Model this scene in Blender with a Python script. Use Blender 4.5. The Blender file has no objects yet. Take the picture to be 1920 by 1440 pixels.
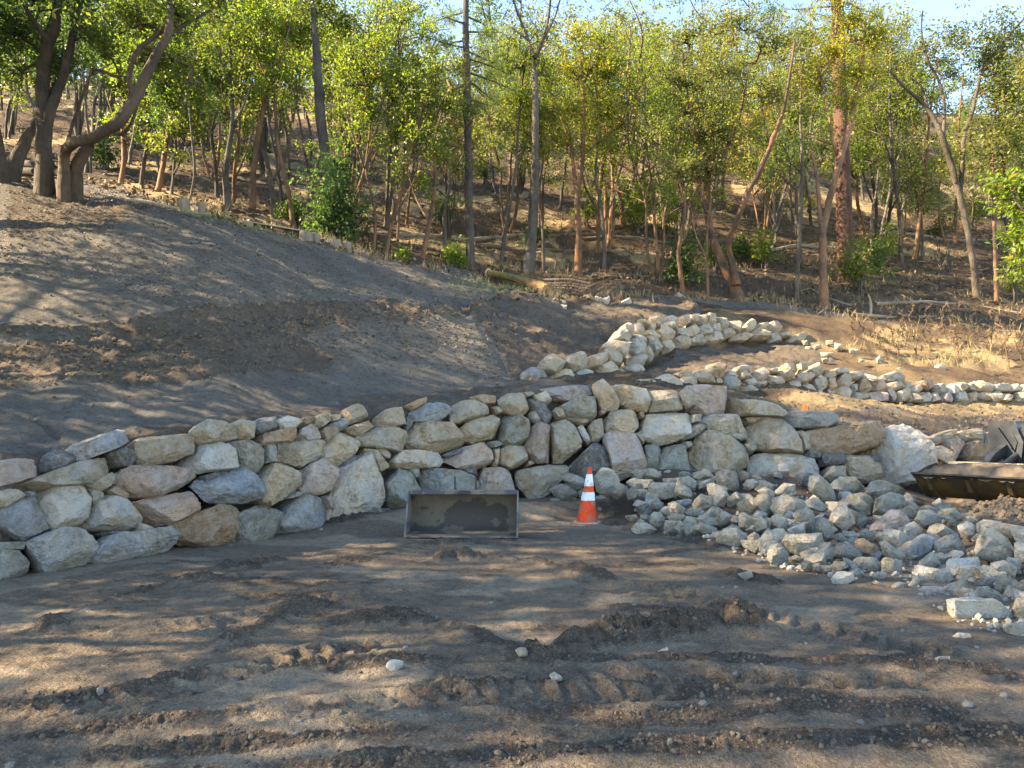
import bpy, bmesh, math, random
import numpy as np
from mathutils import Vector, noise as mnoise
random.seed(7); rng = np.random.default_rng(7)
scene = bpy.context.scene
COL = scene.collection

# ------------------------------------------------------------------ camera, sky, sun, exposure
F, HZ, CX, CAMZ = 1387.0, 796.0, 960.0, 1.6          # focal length / horizon of the view, eye height
cam = bpy.data.cameras.new('camera'); camo = bpy.data.objects.new('camera', cam); COL.objects.link(camo)
camo.location = (0, 0, CAMZ); camo.rotation_euler = (math.radians(90), 0, 0)
cam.sensor_width = 36; cam.lens = F / 1920 * 36; cam.shift_y = (HZ - 720) / 1920
cam.clip_start = 0.1; cam.clip_end = 2000
scene.camera = camo
SUN_AZ, SUN_EL = math.radians(-93), math.radians(35)   # azimuth from the view direction (+Y), negative = left
world = bpy.data.worlds.new('World'); scene.world = world; world.use_nodes = True
wn = world.node_tree.nodes; wl = world.node_tree.links
sky = wn.new('ShaderNodeTexSky'); sky.sky_type = 'NISHITA'; sky.sun_disc = False
sky.sun_elevation = SUN_EL; sky.sun_rotation = SUN_AZ
sky.air_density = 1.0; sky.dust_density = 0.0; sky.ozone_density = 4.0
bg = wn['Background']; bg.inputs['Strength'].default_value = 0.12
wl.new(sky.outputs[0], bg.inputs['Color'])
sun = bpy.data.lights.new('sun', 'SUN'); sun.energy = 5.0; sun.angle = math.radians(0.55); sun.color = (1, 0.86, 0.66)
suno = bpy.data.objects.new('sun', sun); COL.objects.link(suno)
SD = Vector((math.sin(SUN_AZ) * math.cos(SUN_EL), math.cos(SUN_AZ) * math.cos(SUN_EL), math.sin(SUN_EL)))
suno.rotation_euler = (-SD).to_track_quat('-Z', 'Y').to_euler(); suno.location = SD * 60
vs = scene.view_settings; vs.view_transform = 'Standard'; vs.look = 'None'; vs.gamma = 1; vs.exposure = 2.6; vs.use_curve_mapping = False
vs.use_white_balance = True; vs.white_balance_temperature = 8000; vs.white_balance_tint = 10   # camera balanced for open shade
scene.cycles.use_denoising = True
scene.cycles.max_bounces = 6; scene.cycles.transparent_max_bounces = 4

# ------------------------------------------------------------------ helpers
def P(px, row, d):
    return np.array([(px - CX) / F * d, d, CAMZ + (HZ - row) / F * d])
def G(px, row, z=0.0):                                  # a point on the level yard
    return P(px, row, (CAMZ - z) * F / (row - HZ))
def hash2(ix, iy, s):
    h = (ix.astype(np.int64) * 374761393 + iy.astype(np.int64) * 668265263 + s * 1442695041) & 0xffffffff
    h = ((h ^ (h >> 13)) * 1274126177) & 0xffffffff
    return ((h ^ (h >> 16)) & 0xffffff) / float(0xffffff)
def vnoise(x, y, s=0):
    ix = np.floor(x); iy = np.floor(y); fx = x - ix; fy = y - iy
    fx = fx * fx * fx * (fx * (fx * 6 - 15) + 10); fy = fy * fy * fy * (fy * (fy * 6 - 15) + 10)
    a = hash2(ix, iy, s); b = hash2(ix + 1, iy, s); c = hash2(ix, iy + 1, s); d = hash2(ix + 1, iy + 1, s)
    return (a + (b - a) * fx + (c - a) * fy + (a - b - c + d) * fx * fy) * 2 - 1
def fbm(x, y, s=0, o=5, g=0.5):
    t = 0; a = 1; n = 0
    for k in range(o):
        ca, sa = math.cos(0.6 * k), math.sin(0.6 * k)
        t = t + a * vnoise(x * ca - y * sa, x * sa + y * ca, s + k * 17); n += a; a *= g; x = x * 2.03 + 5.1; y = y * 2.03 - 3.7
    return t / n
def billow(x, y, s=0, o=4):
    t = 0; a = 1; n = 0
    for k in range(o):
        t = t + a * (1 - 2 * np.abs(vnoise(x, y, s + k * 31))); n += a; a *= 0.55; x = x * 2.1 + 1.7; y = y * 2.1 + 9.2
    return t / n
def sstep(a, b, x):
    t = np.clip((x - a) / (b - a), 0, 1); return t * t * (3 - 2 * t)

def mesh_np(name, V, Fc, smooth=True):
    """V (n,3); Fc (m,k) all faces with k corners"""
    me = bpy.data.meshes.new(name)
    V = np.ascontiguousarray(V, dtype=np.float32); Fc = np.ascontiguousarray(Fc, dtype=np.int32)
    m, k = Fc.shape
    me.vertices.add(len(V)); me.vertices.foreach_set('co', V.ravel())
    me.loops.add(m * k); me.loops.foreach_set('vertex_index', Fc.ravel())
    me.polygons.add(m); me.polygons.foreach_set('loop_start', np.arange(m, dtype=np.int32) * k)
    me.polygons.foreach_set('use_smooth', np.full(m, smooth, dtype=bool))
    me.update(); me.validate()
    return me
def col_attr(me, name, C):
    a = me.attributes.new(name, 'FLOAT_COLOR', 'POINT')
    a.data.foreach_set('color', np.ascontiguousarray(C, dtype=np.float32).ravel())
def link(name, me, mat=None, parent=None, loc=None):
    o = bpy.data.objects.new(name, me); COL.objects.link(o)
    if mat is not None and me is not None and not me.materials: me.materials.append(mat)
    if parent is not None: o.parent = parent
    if loc is not None: o.location = loc
    return o
def tag(o, label=None, cat=None, group=None, kind=None):
    if label: o['label'] = label
    if cat: o['category'] = cat
    if group: o['group'] = group
    if kind: o['kind'] = kind
    return o
def thing(name, label, cat, loc=(0, 0, 0), group=None, rz=0):
    o = bpy.data.objects.new(name, None); COL.objects.link(o); o.location = loc; o.rotation_euler = (0, 0, rz); o.empty_display_size = 0.2
    return tag(o, label, cat, group)
def grid_faces(nr, nc):
    i = np.arange(nr - 1)[:, None] * nc + np.arange(nc - 1)[None, :]
    return np.stack([i, i + 1, i + nc + 1, i + nc], -1).reshape(-1, 4)

class MB:                                                # collects simple solids into one mesh
    def __init__(s): s.bm = bmesh.new()
    def box(s, c, size, rot=None, bevel=0.0):
        r = bmesh.ops.create_cube(s.bm, size=1); vs_ = r['verts']
        for v in vs_:
            v.co = Vector((v.co.x * size[0], v.co.y * size[1], v.co.z * size[2]))
            if rot is not None: v.co = rot @ v.co
            v.co += Vector(c)
        if bevel:
            es = list({e for v in vs_ for e in v.link_edges})
            bmesh.ops.bevel(s.bm, geom=es, offset=bevel, segments=2, affect='EDGES', profile=0.6)
        return s
    def tube(s, pts, rads, n=8, cap=True):
        pts = [Vector(p) for p in pts]; rings = []
        for i, p in enumerate(pts):
            t = (pts[min(i + 1, len(pts) - 1)] - pts[max(i - 1, 0)]).normalized()
            a = t.orthogonal().normalized() if i == 0 else (a - t * a.dot(t)).normalized()
            b = t.cross(a); r = rads[i] if hasattr(rads, '__len__') else rads
            rings.append([s.bm.verts.new(p + (a * math.cos(2 * math.pi * k / n) + b * math.sin(2 * math.pi * k / n)) * r) for k in range(n)])
        for r0, r1 in zip(rings, rings[1:]):
            for k in range(n): s.bm.faces.new((r0[k], r0[(k + 1) % n], r1[(k + 1) % n], r1[k]))
        if cap: s.bm.faces.new(rings[0][::-1]); s.bm.faces.new(rings[-1])
        return s
    def prism(s, poly, axis0, axis1, org, ext):          # poly in 2D, extruded along ext
        org = Vector(org); ext = Vector(ext); a0 = Vector(axis0); a1 = Vector(axis1)
        A = [s.bm.verts.new(org + a0 * x + a1 * y) for x, y in poly]; B = [s.bm.verts.new(v.co + ext) for v in A]
        n = len(A); s.bm.faces.new(A[::-1]); s.bm.faces.new(B)
        for k in range(n): s.bm.faces.new((A[k], A[(k + 1) % n], B[(k + 1) % n], B[k]))
        return s
    def build(s, name, mat, parent=None, smooth=False, angle=40):
        bmesh.ops.recalc_face_normals(s.bm, faces=s.bm.faces)
        me = bpy.data.meshes.new(name); s.bm.to_mesh(me); s.bm.free()
        if smooth:
            me.polygons.foreach_set('use_smooth', np.ones(len(me.polygons), dtype=bool)); me.set_sharp_from_angle(angle=math.radians(angle))
        return link(name, me, mat, parent)

# ------------------------------------------------------------------ materials
def new_mat(name):
    m = bpy.data.materials.new(name); m.use_nodes = True
    nt = m.node_tree; b = nt.nodes['Principled BSDF']; b.inputs['Roughness'].default_value = 0.85
    return m, nt, b
def nd(nt, t, **kw):
    n = nt.nodes.new(t)
    for k, v in kw.items(): setattr(n, k, v)
    return n
def mixc(nt, fac, a, b, mode='MIX'):
    n = nd(nt, 'ShaderNodeMix', data_type='RGBA', blend_type=mode)
    for s, v in ((n.inputs[0], fac), (n.inputs[6], a), (n.inputs[7], b)):
        if hasattr(v, 'links'): nt.links.new(v, s)
        else: s.default_value = v if not isinstance(v, tuple) or len(v) == 4 else (*v, 1)
    return n.outputs[2]
def ramp(nt, src, a, b, interp='LINEAR'):
    n = nd(nt, 'ShaderNodeMapRange', interpolation_type='SMOOTHSTEP' if interp == 'S' else 'LINEAR')
    nt.links.new(src, n.inputs[0]); n.inputs[1].default_value = a; n.inputs[2].default_value = b
    return n.outputs[0]
def ntex(nt, vec, scale, detail=5, rough=0.55, w=None):
    n = nd(nt, 'ShaderNodeTexNoise'); n.inputs['Scale'].default_value = scale; n.inputs['Detail'].default_value = detail; n.inputs['Roughness'].default_value = rough
    if w is not None: n.noise_dimensions = '4D'; nt.links.new(w, n.inputs['W'])
    if vec is not None: nt.links.new(vec, n.inputs['Vector'])
    return n.outputs['Fac']
def mth(nt, op, a, b=None):
    n = nd(nt, 'ShaderNodeMath', operation=op)
    for s, v in ((n.inputs[0], a), (n.inputs[1], b)):
        if v is None: continue
        if hasattr(v, 'links'): nt.links.new(v, s)
        else: s.default_value = v
    return n.outputs[0]
def bump(nt, b, h, strength, dist):
    n = nd(nt, 'ShaderNodeBump'); n.inputs['Strength'].default_value = strength; n.inputs['Distance'].default_value = dist
    nt.links.new(h, n.inputs['Height']); nt.links.new(n.outputs[0], b.inputs['Normal'])

def rock_mat():
    m, nt, b = new_mat('quarry_rock')
    oi = nd(nt, 'ShaderNodeObjectInfo'); tc = nd(nt, 'ShaderNodeTexCoord'); v = tc.outputs['Object']
    w = mth(nt, 'MULTIPLY', oi.outputs['Random'], 40.0)
    big = ntex(nt, v, 3.0, 4, 0.6, w); mid = ntex(nt, v, 9, 6, 0.7, w); fine = ntex(nt, v, 75, 3, 0.7, w)
    c = oi.outputs['Color']
    dark = mixc(nt, 1.0, c, (0.55, 0.53, 0.50), 'MULTIPLY'); warm = mixc(nt, 1.0, c, (1.12, 0.93, 0.70), 'MULTIPLY')
    pale = mixc(nt, 0.55, c, (0.62, 0.60, 0.56))
    c1 = mixc(nt, ramp(nt, big, 0.44, 0.60), c, warm)
    rust = ramp(nt, ntex(nt, v, 1.7, 5, 0.65, w), 0.55, 0.68); c1 = mixc(nt, mth(nt, 'MULTIPLY', rust, 0.5), c1, mixc(nt, 1.0, c, (0.95, 0.66, 0.42), 'MULTIPLY'))
    c2 = mixc(nt, ramp(nt, mid, 0.50, 0.68), c1, dark)
    vein = ramp(nt, mth(nt, 'ABSOLUTE', mth(nt, 'SUBTRACT', ntex(nt, v, 5, 6, 0.75, w), 0.5)), 0.03, 0.0)
    c3 = mixc(nt, mth(nt, 'MULTIPLY', vein, 0.45), c2, pale)
    c4 = mixc(nt, mth(nt, 'MULTIPLY', ramp(nt, mid, 0.47, 0.32), 0.85), c3, pale)
    sp = mth(nt, 'MULTIPLY', ramp(nt, fine, 0.55, 0.64), mth(nt, 'MULTIPLY', ramp(nt, oi.outputs['Random'], 0.2, 0.9), 0.85))
    c5 = mixc(nt, sp, c4, pale)
    c6 = mixc(nt, mth(nt, 'MULTIPLY', ramp(nt, fine, 0.44, 0.34), 0.75), c5, dark)
    ge = nd(nt, 'ShaderNodeNewGeometry'); c6 = mixc(nt, mth(nt, 'MULTIPLY', ramp(nt, ge.outputs['Pointiness'], 0.52, 0.60), 0.45), c6, pale)
    cr = ramp(nt, mth(nt, 'ABSOLUTE', mth(nt, 'SUBTRACT', ntex(nt, v, 2.2, 7, 0.7, w), 0.5)), 0.006, 0.0); cr = mth(nt, 'MULTIPLY', cr, ramp(nt, big, 0.50, 0.60)); c6 = mixc(nt, mth(nt, 'MULTIPLY', cr, 0.45), c6, mixc(nt, 1.0, c, (0.35, 0.33, 0.3), 'MULTIPLY'))
    nt.links.new(c6, b.inputs['Base Color']); b.inputs['Roughness'].default_value = 0.9; b.inputs['Specular IOR Level'].default_value = 0.25
    vo = nd(nt, 'ShaderNodeTexVoronoi'); vo.inputs['Scale'].default_value = 7; nt.links.new(v, vo.inputs['Vector'])
    h = mth(nt, 'ADD', mth(nt, 'ADD', mth(nt, 'ADD', mth(nt, 'MULTIPLY', mid, 1.2), mth(nt, 'MULTIPLY', ntex(nt, v, 26, 5, 0.75, w), 0.55)), mth(nt, 'MULTIPLY', fine, 0.22)), mth(nt, 'MULTIPLY', vo.outputs['Distance'], 0.25))
    h = mth(nt, 'SUBTRACT', h, mth(nt, 'MULTIPLY', cr, 0.5)); bump(nt, b, h, 1.0, 0.11)
    return m
M = {}
M['rock'] = rock_mat()

def soil_mat(name, stops, fine_scale, bstr, bdist):
    """stops: base colour plus colours for attribute channels R, G, B, A"""
    m, nt, b = new_mat(name)
    at = nd(nt, 'ShaderNodeAttribute', attribute_name='mix'); sp = nd(nt, 'ShaderNodeSeparateColor'); nt.links.new(at.outputs['Color'], sp.inputs[0])
    tc = nd(nt, 'ShaderNodeTexCoord'); v = tc.outputs['Object']
    n1 = ntex(nt, v, 1.1, 6, 0.65); n2 = ntex(nt, v, fine_scale, 6, 0.72); n3 = ntex(nt, v, fine_scale * 6, 3, 0.7)
    chans = [sp.outputs[0], sp.outputs[1], sp.outputs[2], at.outputs['Alpha']]
    c = mixc(nt, ramp(nt, n1, 0.35, 0.65), stops[0][0], stops[0][1])
    for ch, st in zip(chans, stops[1:]):
        e = ramp(nt, mth(nt, 'ADD', ch, mth(nt, 'MULTIPLY', mth(nt, 'SUBTRACT', n2, 0.5), 0.7)), 0.34, 0.66, 'S')
        c = mixc(nt, e, c, mixc(nt, ramp(nt, n1, 0.35, 0.65), st[0], st[1]))
    c = mixc(nt, ramp(nt, n2, 0.49, 0.66), c, mixc(nt, 1.0, c, (0.62, 0.59, 0.56), 'MULTIPLY'))
    c = mixc(nt, mth(nt, 'MULTIPLY', ramp(nt, n3, 0.55, 0.66), 0.45), c, mixc(nt, 0.4, c, (0.55, 0.5, 0.43)))
    c = mixc(nt, mth(nt, 'MULTIPLY', ramp(nt, n3, 0.45, 0.34), 0.7), c, mixc(nt, 1.0, c, (0.5, 0.47, 0.45), 'MULTIPLY'))
    nt.links.new(c, b.inputs['Base Color']); b.inputs['Roughness'].default_value = 0.95; b.inputs['Specular IOR Level'].default_value = 0.15
    h = mth(nt, 'ADD', n2, mth(nt, 'MULTIPLY', n3, 0.35)); bump(nt, b, h, bstr, bdist)
    return m
M['yard'] = soil_mat('yard_soil', [((0.135, 0.106, 0.077), (0.18, 0.142, 0.104)), ((0.075, 0.057, 0.043), (0.105, 0.081, 0.061)), ((0.215, 0.172, 0.124), (0.26, 0.208, 0.150))], 10, 1.0, 0.065)
M['hill'] = soil_mat('hillside_soil', [((0.119, 0.109, 0.096), (0.162, 0.148, 0.131)),
    ((0.105, 0.084, 0.065), (0.145, 0.116, 0.090)), ((0.138, 0.123, 0.104), (0.171, 0.154, 0.131)), ((0.061, 0.043, 0.030), (0.109, 0.075, 0.049)), ((0.362, 0.268, 0.152), (0.246, 0.177, 0.099))], 10, 1.0, 0.10)
def flat_mat(name, c, rough=0.7, var=0.25, scale=8, metal=0.0, bs=0.15, bd=0.01, c2=None, spec=0.4):
    m, nt, b = new_mat(name)
    tc = nd(nt, 'ShaderNodeTexCoord'); n = ntex(nt, tc.outputs['Object'], scale, 6, 0.65)
    o = c2 or tuple(x * (1 - var) for x in c)
    nt.links.new(mixc(nt, ramp(nt, n, 0.38, 0.64), c, o), b.inputs['Base Color'])
    b.inputs['Roughness'].default_value = rough; b.inputs['Metallic'].default_value = metal; b.inputs['Specular IOR Level'].default_value = spec
    if bs: bump(nt, b, n, bs, bd)
    return m
def leaf_mat():
    m, nt, b = new_mat('leaf'); nt.nodes.remove(b); out = nt.nodes['Material Output']
    at = nd(nt, 'ShaderNodeAttribute', attribute_name='tint'); oi = nd(nt, 'ShaderNodeObjectInfo')
    c = mixc(nt, 1.0, at.outputs['Color'], oi.outputs['Color'], 'MULTIPLY')
    d = nd(nt, 'ShaderNodeBsdfPrincipled'); d.inputs['Roughness'].default_value = 0.42; d.inputs['Specular IOR Level'].default_value = 0.35; nt.links.new(c, d.inputs['Base Color'])
    t = nd(nt, 'ShaderNodeBsdfTranslucent'); nt.links.new(mixc(nt, 1.0, c, (2.25, 2.45, 0.8), 'MULTIPLY'), t.inputs['Color'])
    mx = nd(nt, 'ShaderNodeMixShader'); mx.inputs[0].default_value = 0.5
    nt.links.new(d.outputs[0], mx.inputs[1]); nt.links.new(t.outputs[0], mx.inputs[2]); nt.links.new(mx.outputs[0], out.inputs['Surface'])
    return m
M['leaf'] = leaf_mat()
def bark_mat(name, a, bcol, stretch=(6, 6, 1.2), bd=0.03):
    m, nt, b = new_mat(name)
    oi = nd(nt, 'ShaderNodeObjectInfo')
    tc = nd(nt, 'ShaderNodeTexCoord'); mp = nd(nt, 'ShaderNodeMapping'); mp.inputs['Scale'].default_value = stretch; nt.links.new(tc.outputs['Object'], mp.inputs[0])
    n = ntex(nt, mp.outputs[0], 2.2, 6, 0.7); n2 = ntex(nt, tc.outputs['Object'], 0.9, 4, 0.6)
    c = mixc(nt, ramp(nt, n2, 0.42, 0.6), a, bcol); c = mixc(nt, ramp(nt, n, 0.5, 0.72), c, mixc(nt, 1.0, c, (0.5, 0.48, 0.46), 'MULTIPLY'))
    nt.links.new(mixc(nt, 1.0, c, oi.outputs['Color'], 'MULTIPLY'), b.inputs['Base Color']); b.inputs['Roughness'].default_value = 0.85; b.inputs['Specular IOR Level'].default_value = 0.2
    bump(nt, b, n, 1.0, bd * 1.6); return m
M['madrone'] = bark_mat('madrone_bark', (0.181, 0.104, 0.062), (0.075, 0.055, 0.044), (3, 3, 1.0), 0.02)
M['oak'] = bark_mat('oak_bark', (0.106, 0.094, 0.080), (0.056, 0.050, 0.045), (7, 7, 2.0))
M['pine'] = bark_mat('pine_bark', (0.088, 0.073, 0.065), (0.056, 0.050, 0.046), (9, 9, 1.5))
M['redfir'] = bark_mat('red_bark', (0.131, 0.069, 0.050), (0.075, 0.043, 0.034), (9, 9, 0.7), 0.05)
M['dead'] = bark_mat('dead_wood', (0.24, 0.20, 0.155), (0.16, 0.13, 0.10), (5, 5, 1.5))
M['wood'] = bark_mat('weathered_wood', (0.27, 0.23, 0.185), (0.17, 0.145, 0.12), (9, 9, 1.0))
M['cut'] = flat_mat('cut_wood', (0.50, 0.33, 0.19), 0.8, 0.3, 20)
M['litter'] = None
# ------------------------------------------------------------------ terrain profiles: for a bearing (px) the ground as (distance, image row) from wall top to ridge
PROF = {
 -700: [(6,885),(6.5,850),(8,770),(10,690),(11,650),(12,600),(15,450),(18,360),(20,350),(30,310),(45,250),(65,190),(92,150)],
 0:    [(7.9,872),(8.3,852),(10,765),(12,695),(13.2,650),(14,610),(17.5,450),(20,345),(21,338),(30,300),(45,240),(65,180),(92,140)],
 200:  [(9.2,828),(9.6,808),(11,745),(12.5,692),(13.5,655),(14.5,620),(18,440),(20.5,374),(22,370),(32,335),(48,255),(68,190),(92,150)],
 400:  [(10.4,797),(10.8,782),(12.2,720),(13.5,675),(14.3,640),(15,605),(19,460),(21.5,408),(23,403),(33,360),(48,270),(68,198),(92,155)],
 600:  [(12,786),(12.4,772),(13.5,748),(15,690),(16,645),(17,600),(20.5,510),(23,455),(25,449),(34,395),(48,300),(68,212),(92,165)],
 760:  [(13.2,770),(13.6,758),(15,741),(16,700),(17,650),(18,602),(21,545),(24.5,492),(26,488),(34,425),(48,320),(68,222),(92,175)],
 900:  [(14,754),(14.5,744),(15.8,736),(16.8,695),(18,640),(19.5,590),(22.5,560),(25.5,530),(27,522),(34,455),(48,342),(68,235),(92,180)],
 1000: [(14.5,737),(15,727),(16.5,714),(17.6,700),(18.8,660),(21,590),(23,562),(26,546),(28,528),(34,468),(48,352),(68,240),(92,185)],
 1100: [(14.8,728),(15.3,718),(16.8,708),(17.8,698),(18.6,690),(20.2,628),(23,592),(26,566),(28.5,536),(34,478),(48,358),(68,240),(92,190)],
 1200: [(14.9,730),(15.4,720),(16.4,712),(17,706),(19.6,694),(20.8,616),(23,597),(26,572),(29,532),(34,480),(48,360),(68,240),(92,190)],
 1300: [(15,742),(15.5,732),(17.2,724),(18.1,696),(21.7,656),(22.8,606),(25,590),(28,560),(30,535),(35,485),(48,368),(68,246),(92,190)],
 1450: [(15.4,770),(16,758),(18.2,742),(19.1,696),(23.2,650),(24.2,612),(26,592),(29,560),(31,540),(35,500),(48,385),(68,258),(92,195)],
 1600: [(15.8,797),(16.4,783),(19.2,753),(20.1,698),(23.5,652),(25,627),(27,600),(29.5,570),(31.5,547),(36,505),(48,405),(68,270),(92,200)],
 1750: [(16.3,822),(17.2,800),(19.9,755),(20.8,718),(24,672),(25.5,650),(28,612),(30,585),(32,562),(37,515),(48,428),(68,290),(92,210)],
 1900: [(18.3,815),(18.8,797),(20.4,758),(21.3,733),(24.5,685),(26.5,650),(28.5,622),(31,590),(33,568),(38,522),(48,440),(68,305),(92,215)],
 2700: [(18.6,820),(19.2,800),(21,762),(22,735),(25,690),(27,655),(29,625),(31,595),(33,572),(38,525),(48,440),(68,305),(92,215)],
}
for k in PROF:                                                  # leave room for the terrace walls in front of their banks
    q = PROF[k]; mv = {}
    if 1190 <= k <= 2000: mv = {2: .25, 3: .55}
    if 1090 <= k <= 1500: mv.update({4: .25, 5: .6})
    PROF[k] = [(a + mv.get(i, 0), b) for i, (a, b) in enumerate(q)]
PK = sorted(PROF); PD = np.array([[a for a, b in PROF[k]] for k in PK]); PZ = np.array([[CAMZ + (HZ - b) / F * a for a, b in PROF[k]] for k in PK])
def prof(px):
    i = int(np.clip(np.searchsorted(PK, px) - 1, 0, len(PK) - 2)); t = np.clip((px - PK[i]) / (PK[i + 1] - PK[i]), 0, 1)
    t = t * t * (3 - 2 * t) * 0.4 + t * 0.6
    return PD[i] * (1 - t) + PD[i + 1] * t, PZ[i] * (1 - t) + PZ[i + 1] * t
def zt_col(px, d):
    D, Z = prof(px); z = np.interp(d, D, Z); e = 0.35           # slight rounding of the breaks
    z = 0.4 * z + 0.3 * np.interp(np.asarray(d) - e, D, Z) + 0.3 * np.interp(np.asarray(d) + e, D, Z)
    return z + np.maximum(np.asarray(d) - 92, 0) * 0.12
def zt(x, y):
    return float(zt_col(CX + F * x / y, y))
def d_at(px, row, dmin=16.0):                                   # first distance at which the ground shows at that row
    d = np.arange(dmin, 92, 0.1); r = HZ - (zt_col(px, d) - CAMZ) * F / d
    k = np.nonzero(r <= row)[0]
    return float(d[k[0]]) if len(k) else 90.0
DBX = [-1500, -700, -100, 0, 190, 340, 460, 600, 740, 900, 1050, 1200, 1350, 1500, 1650, 1756, 1766, 1850, 1950, 3500]
DBY = [5.6, 5.5, 7.2, 7.55, 8.3, 9.25, 10, 11.2, 12.3, 13.2, 13.7, 13.9, 14.1, 14.4, 14.8, 15.2, 15.75, 16.3, 16.8, 17.2]
def db(px): return np.interp(px, DBX, DBY)
def wall_d(px, row, k=0.26):                                    # battered face of the front wall
    s = (HZ - row) / F
    return (db(px) + k * CAMZ) / (1 - k * s)

def in_poly(px, row, poly, soft=12.0):
    """signed-distance style mask of a polygon given in view coordinates"""
    inside = np.zeros(px.shape, bool); dist = np.full(px.shape, 1e9)
    n = len(poly)
    for i in range(n):
        x0, y0 = poly[i]; x1, y1 = poly[(i + 1) % n]
        c = ((y0 > row) != (y1 > row)) & (px < (x1 - x0) * (row - y0) / ((y1 - y0) or 1e-9) + x0); inside ^= c
        t = np.clip(((px - x0) * (x1 - x0) + (row - y0) * (y1 - y0)) / ((x1 - x0) ** 2 + (y1 - y0) ** 2), 0, 1)
        dist = np.minimum(dist, np.hypot(px - x0 - t * (x1 - x0), row - y0 - t * (y1 - y0)))
    return sstep(-soft, soft, np.where(inside, dist, -dist))

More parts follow.
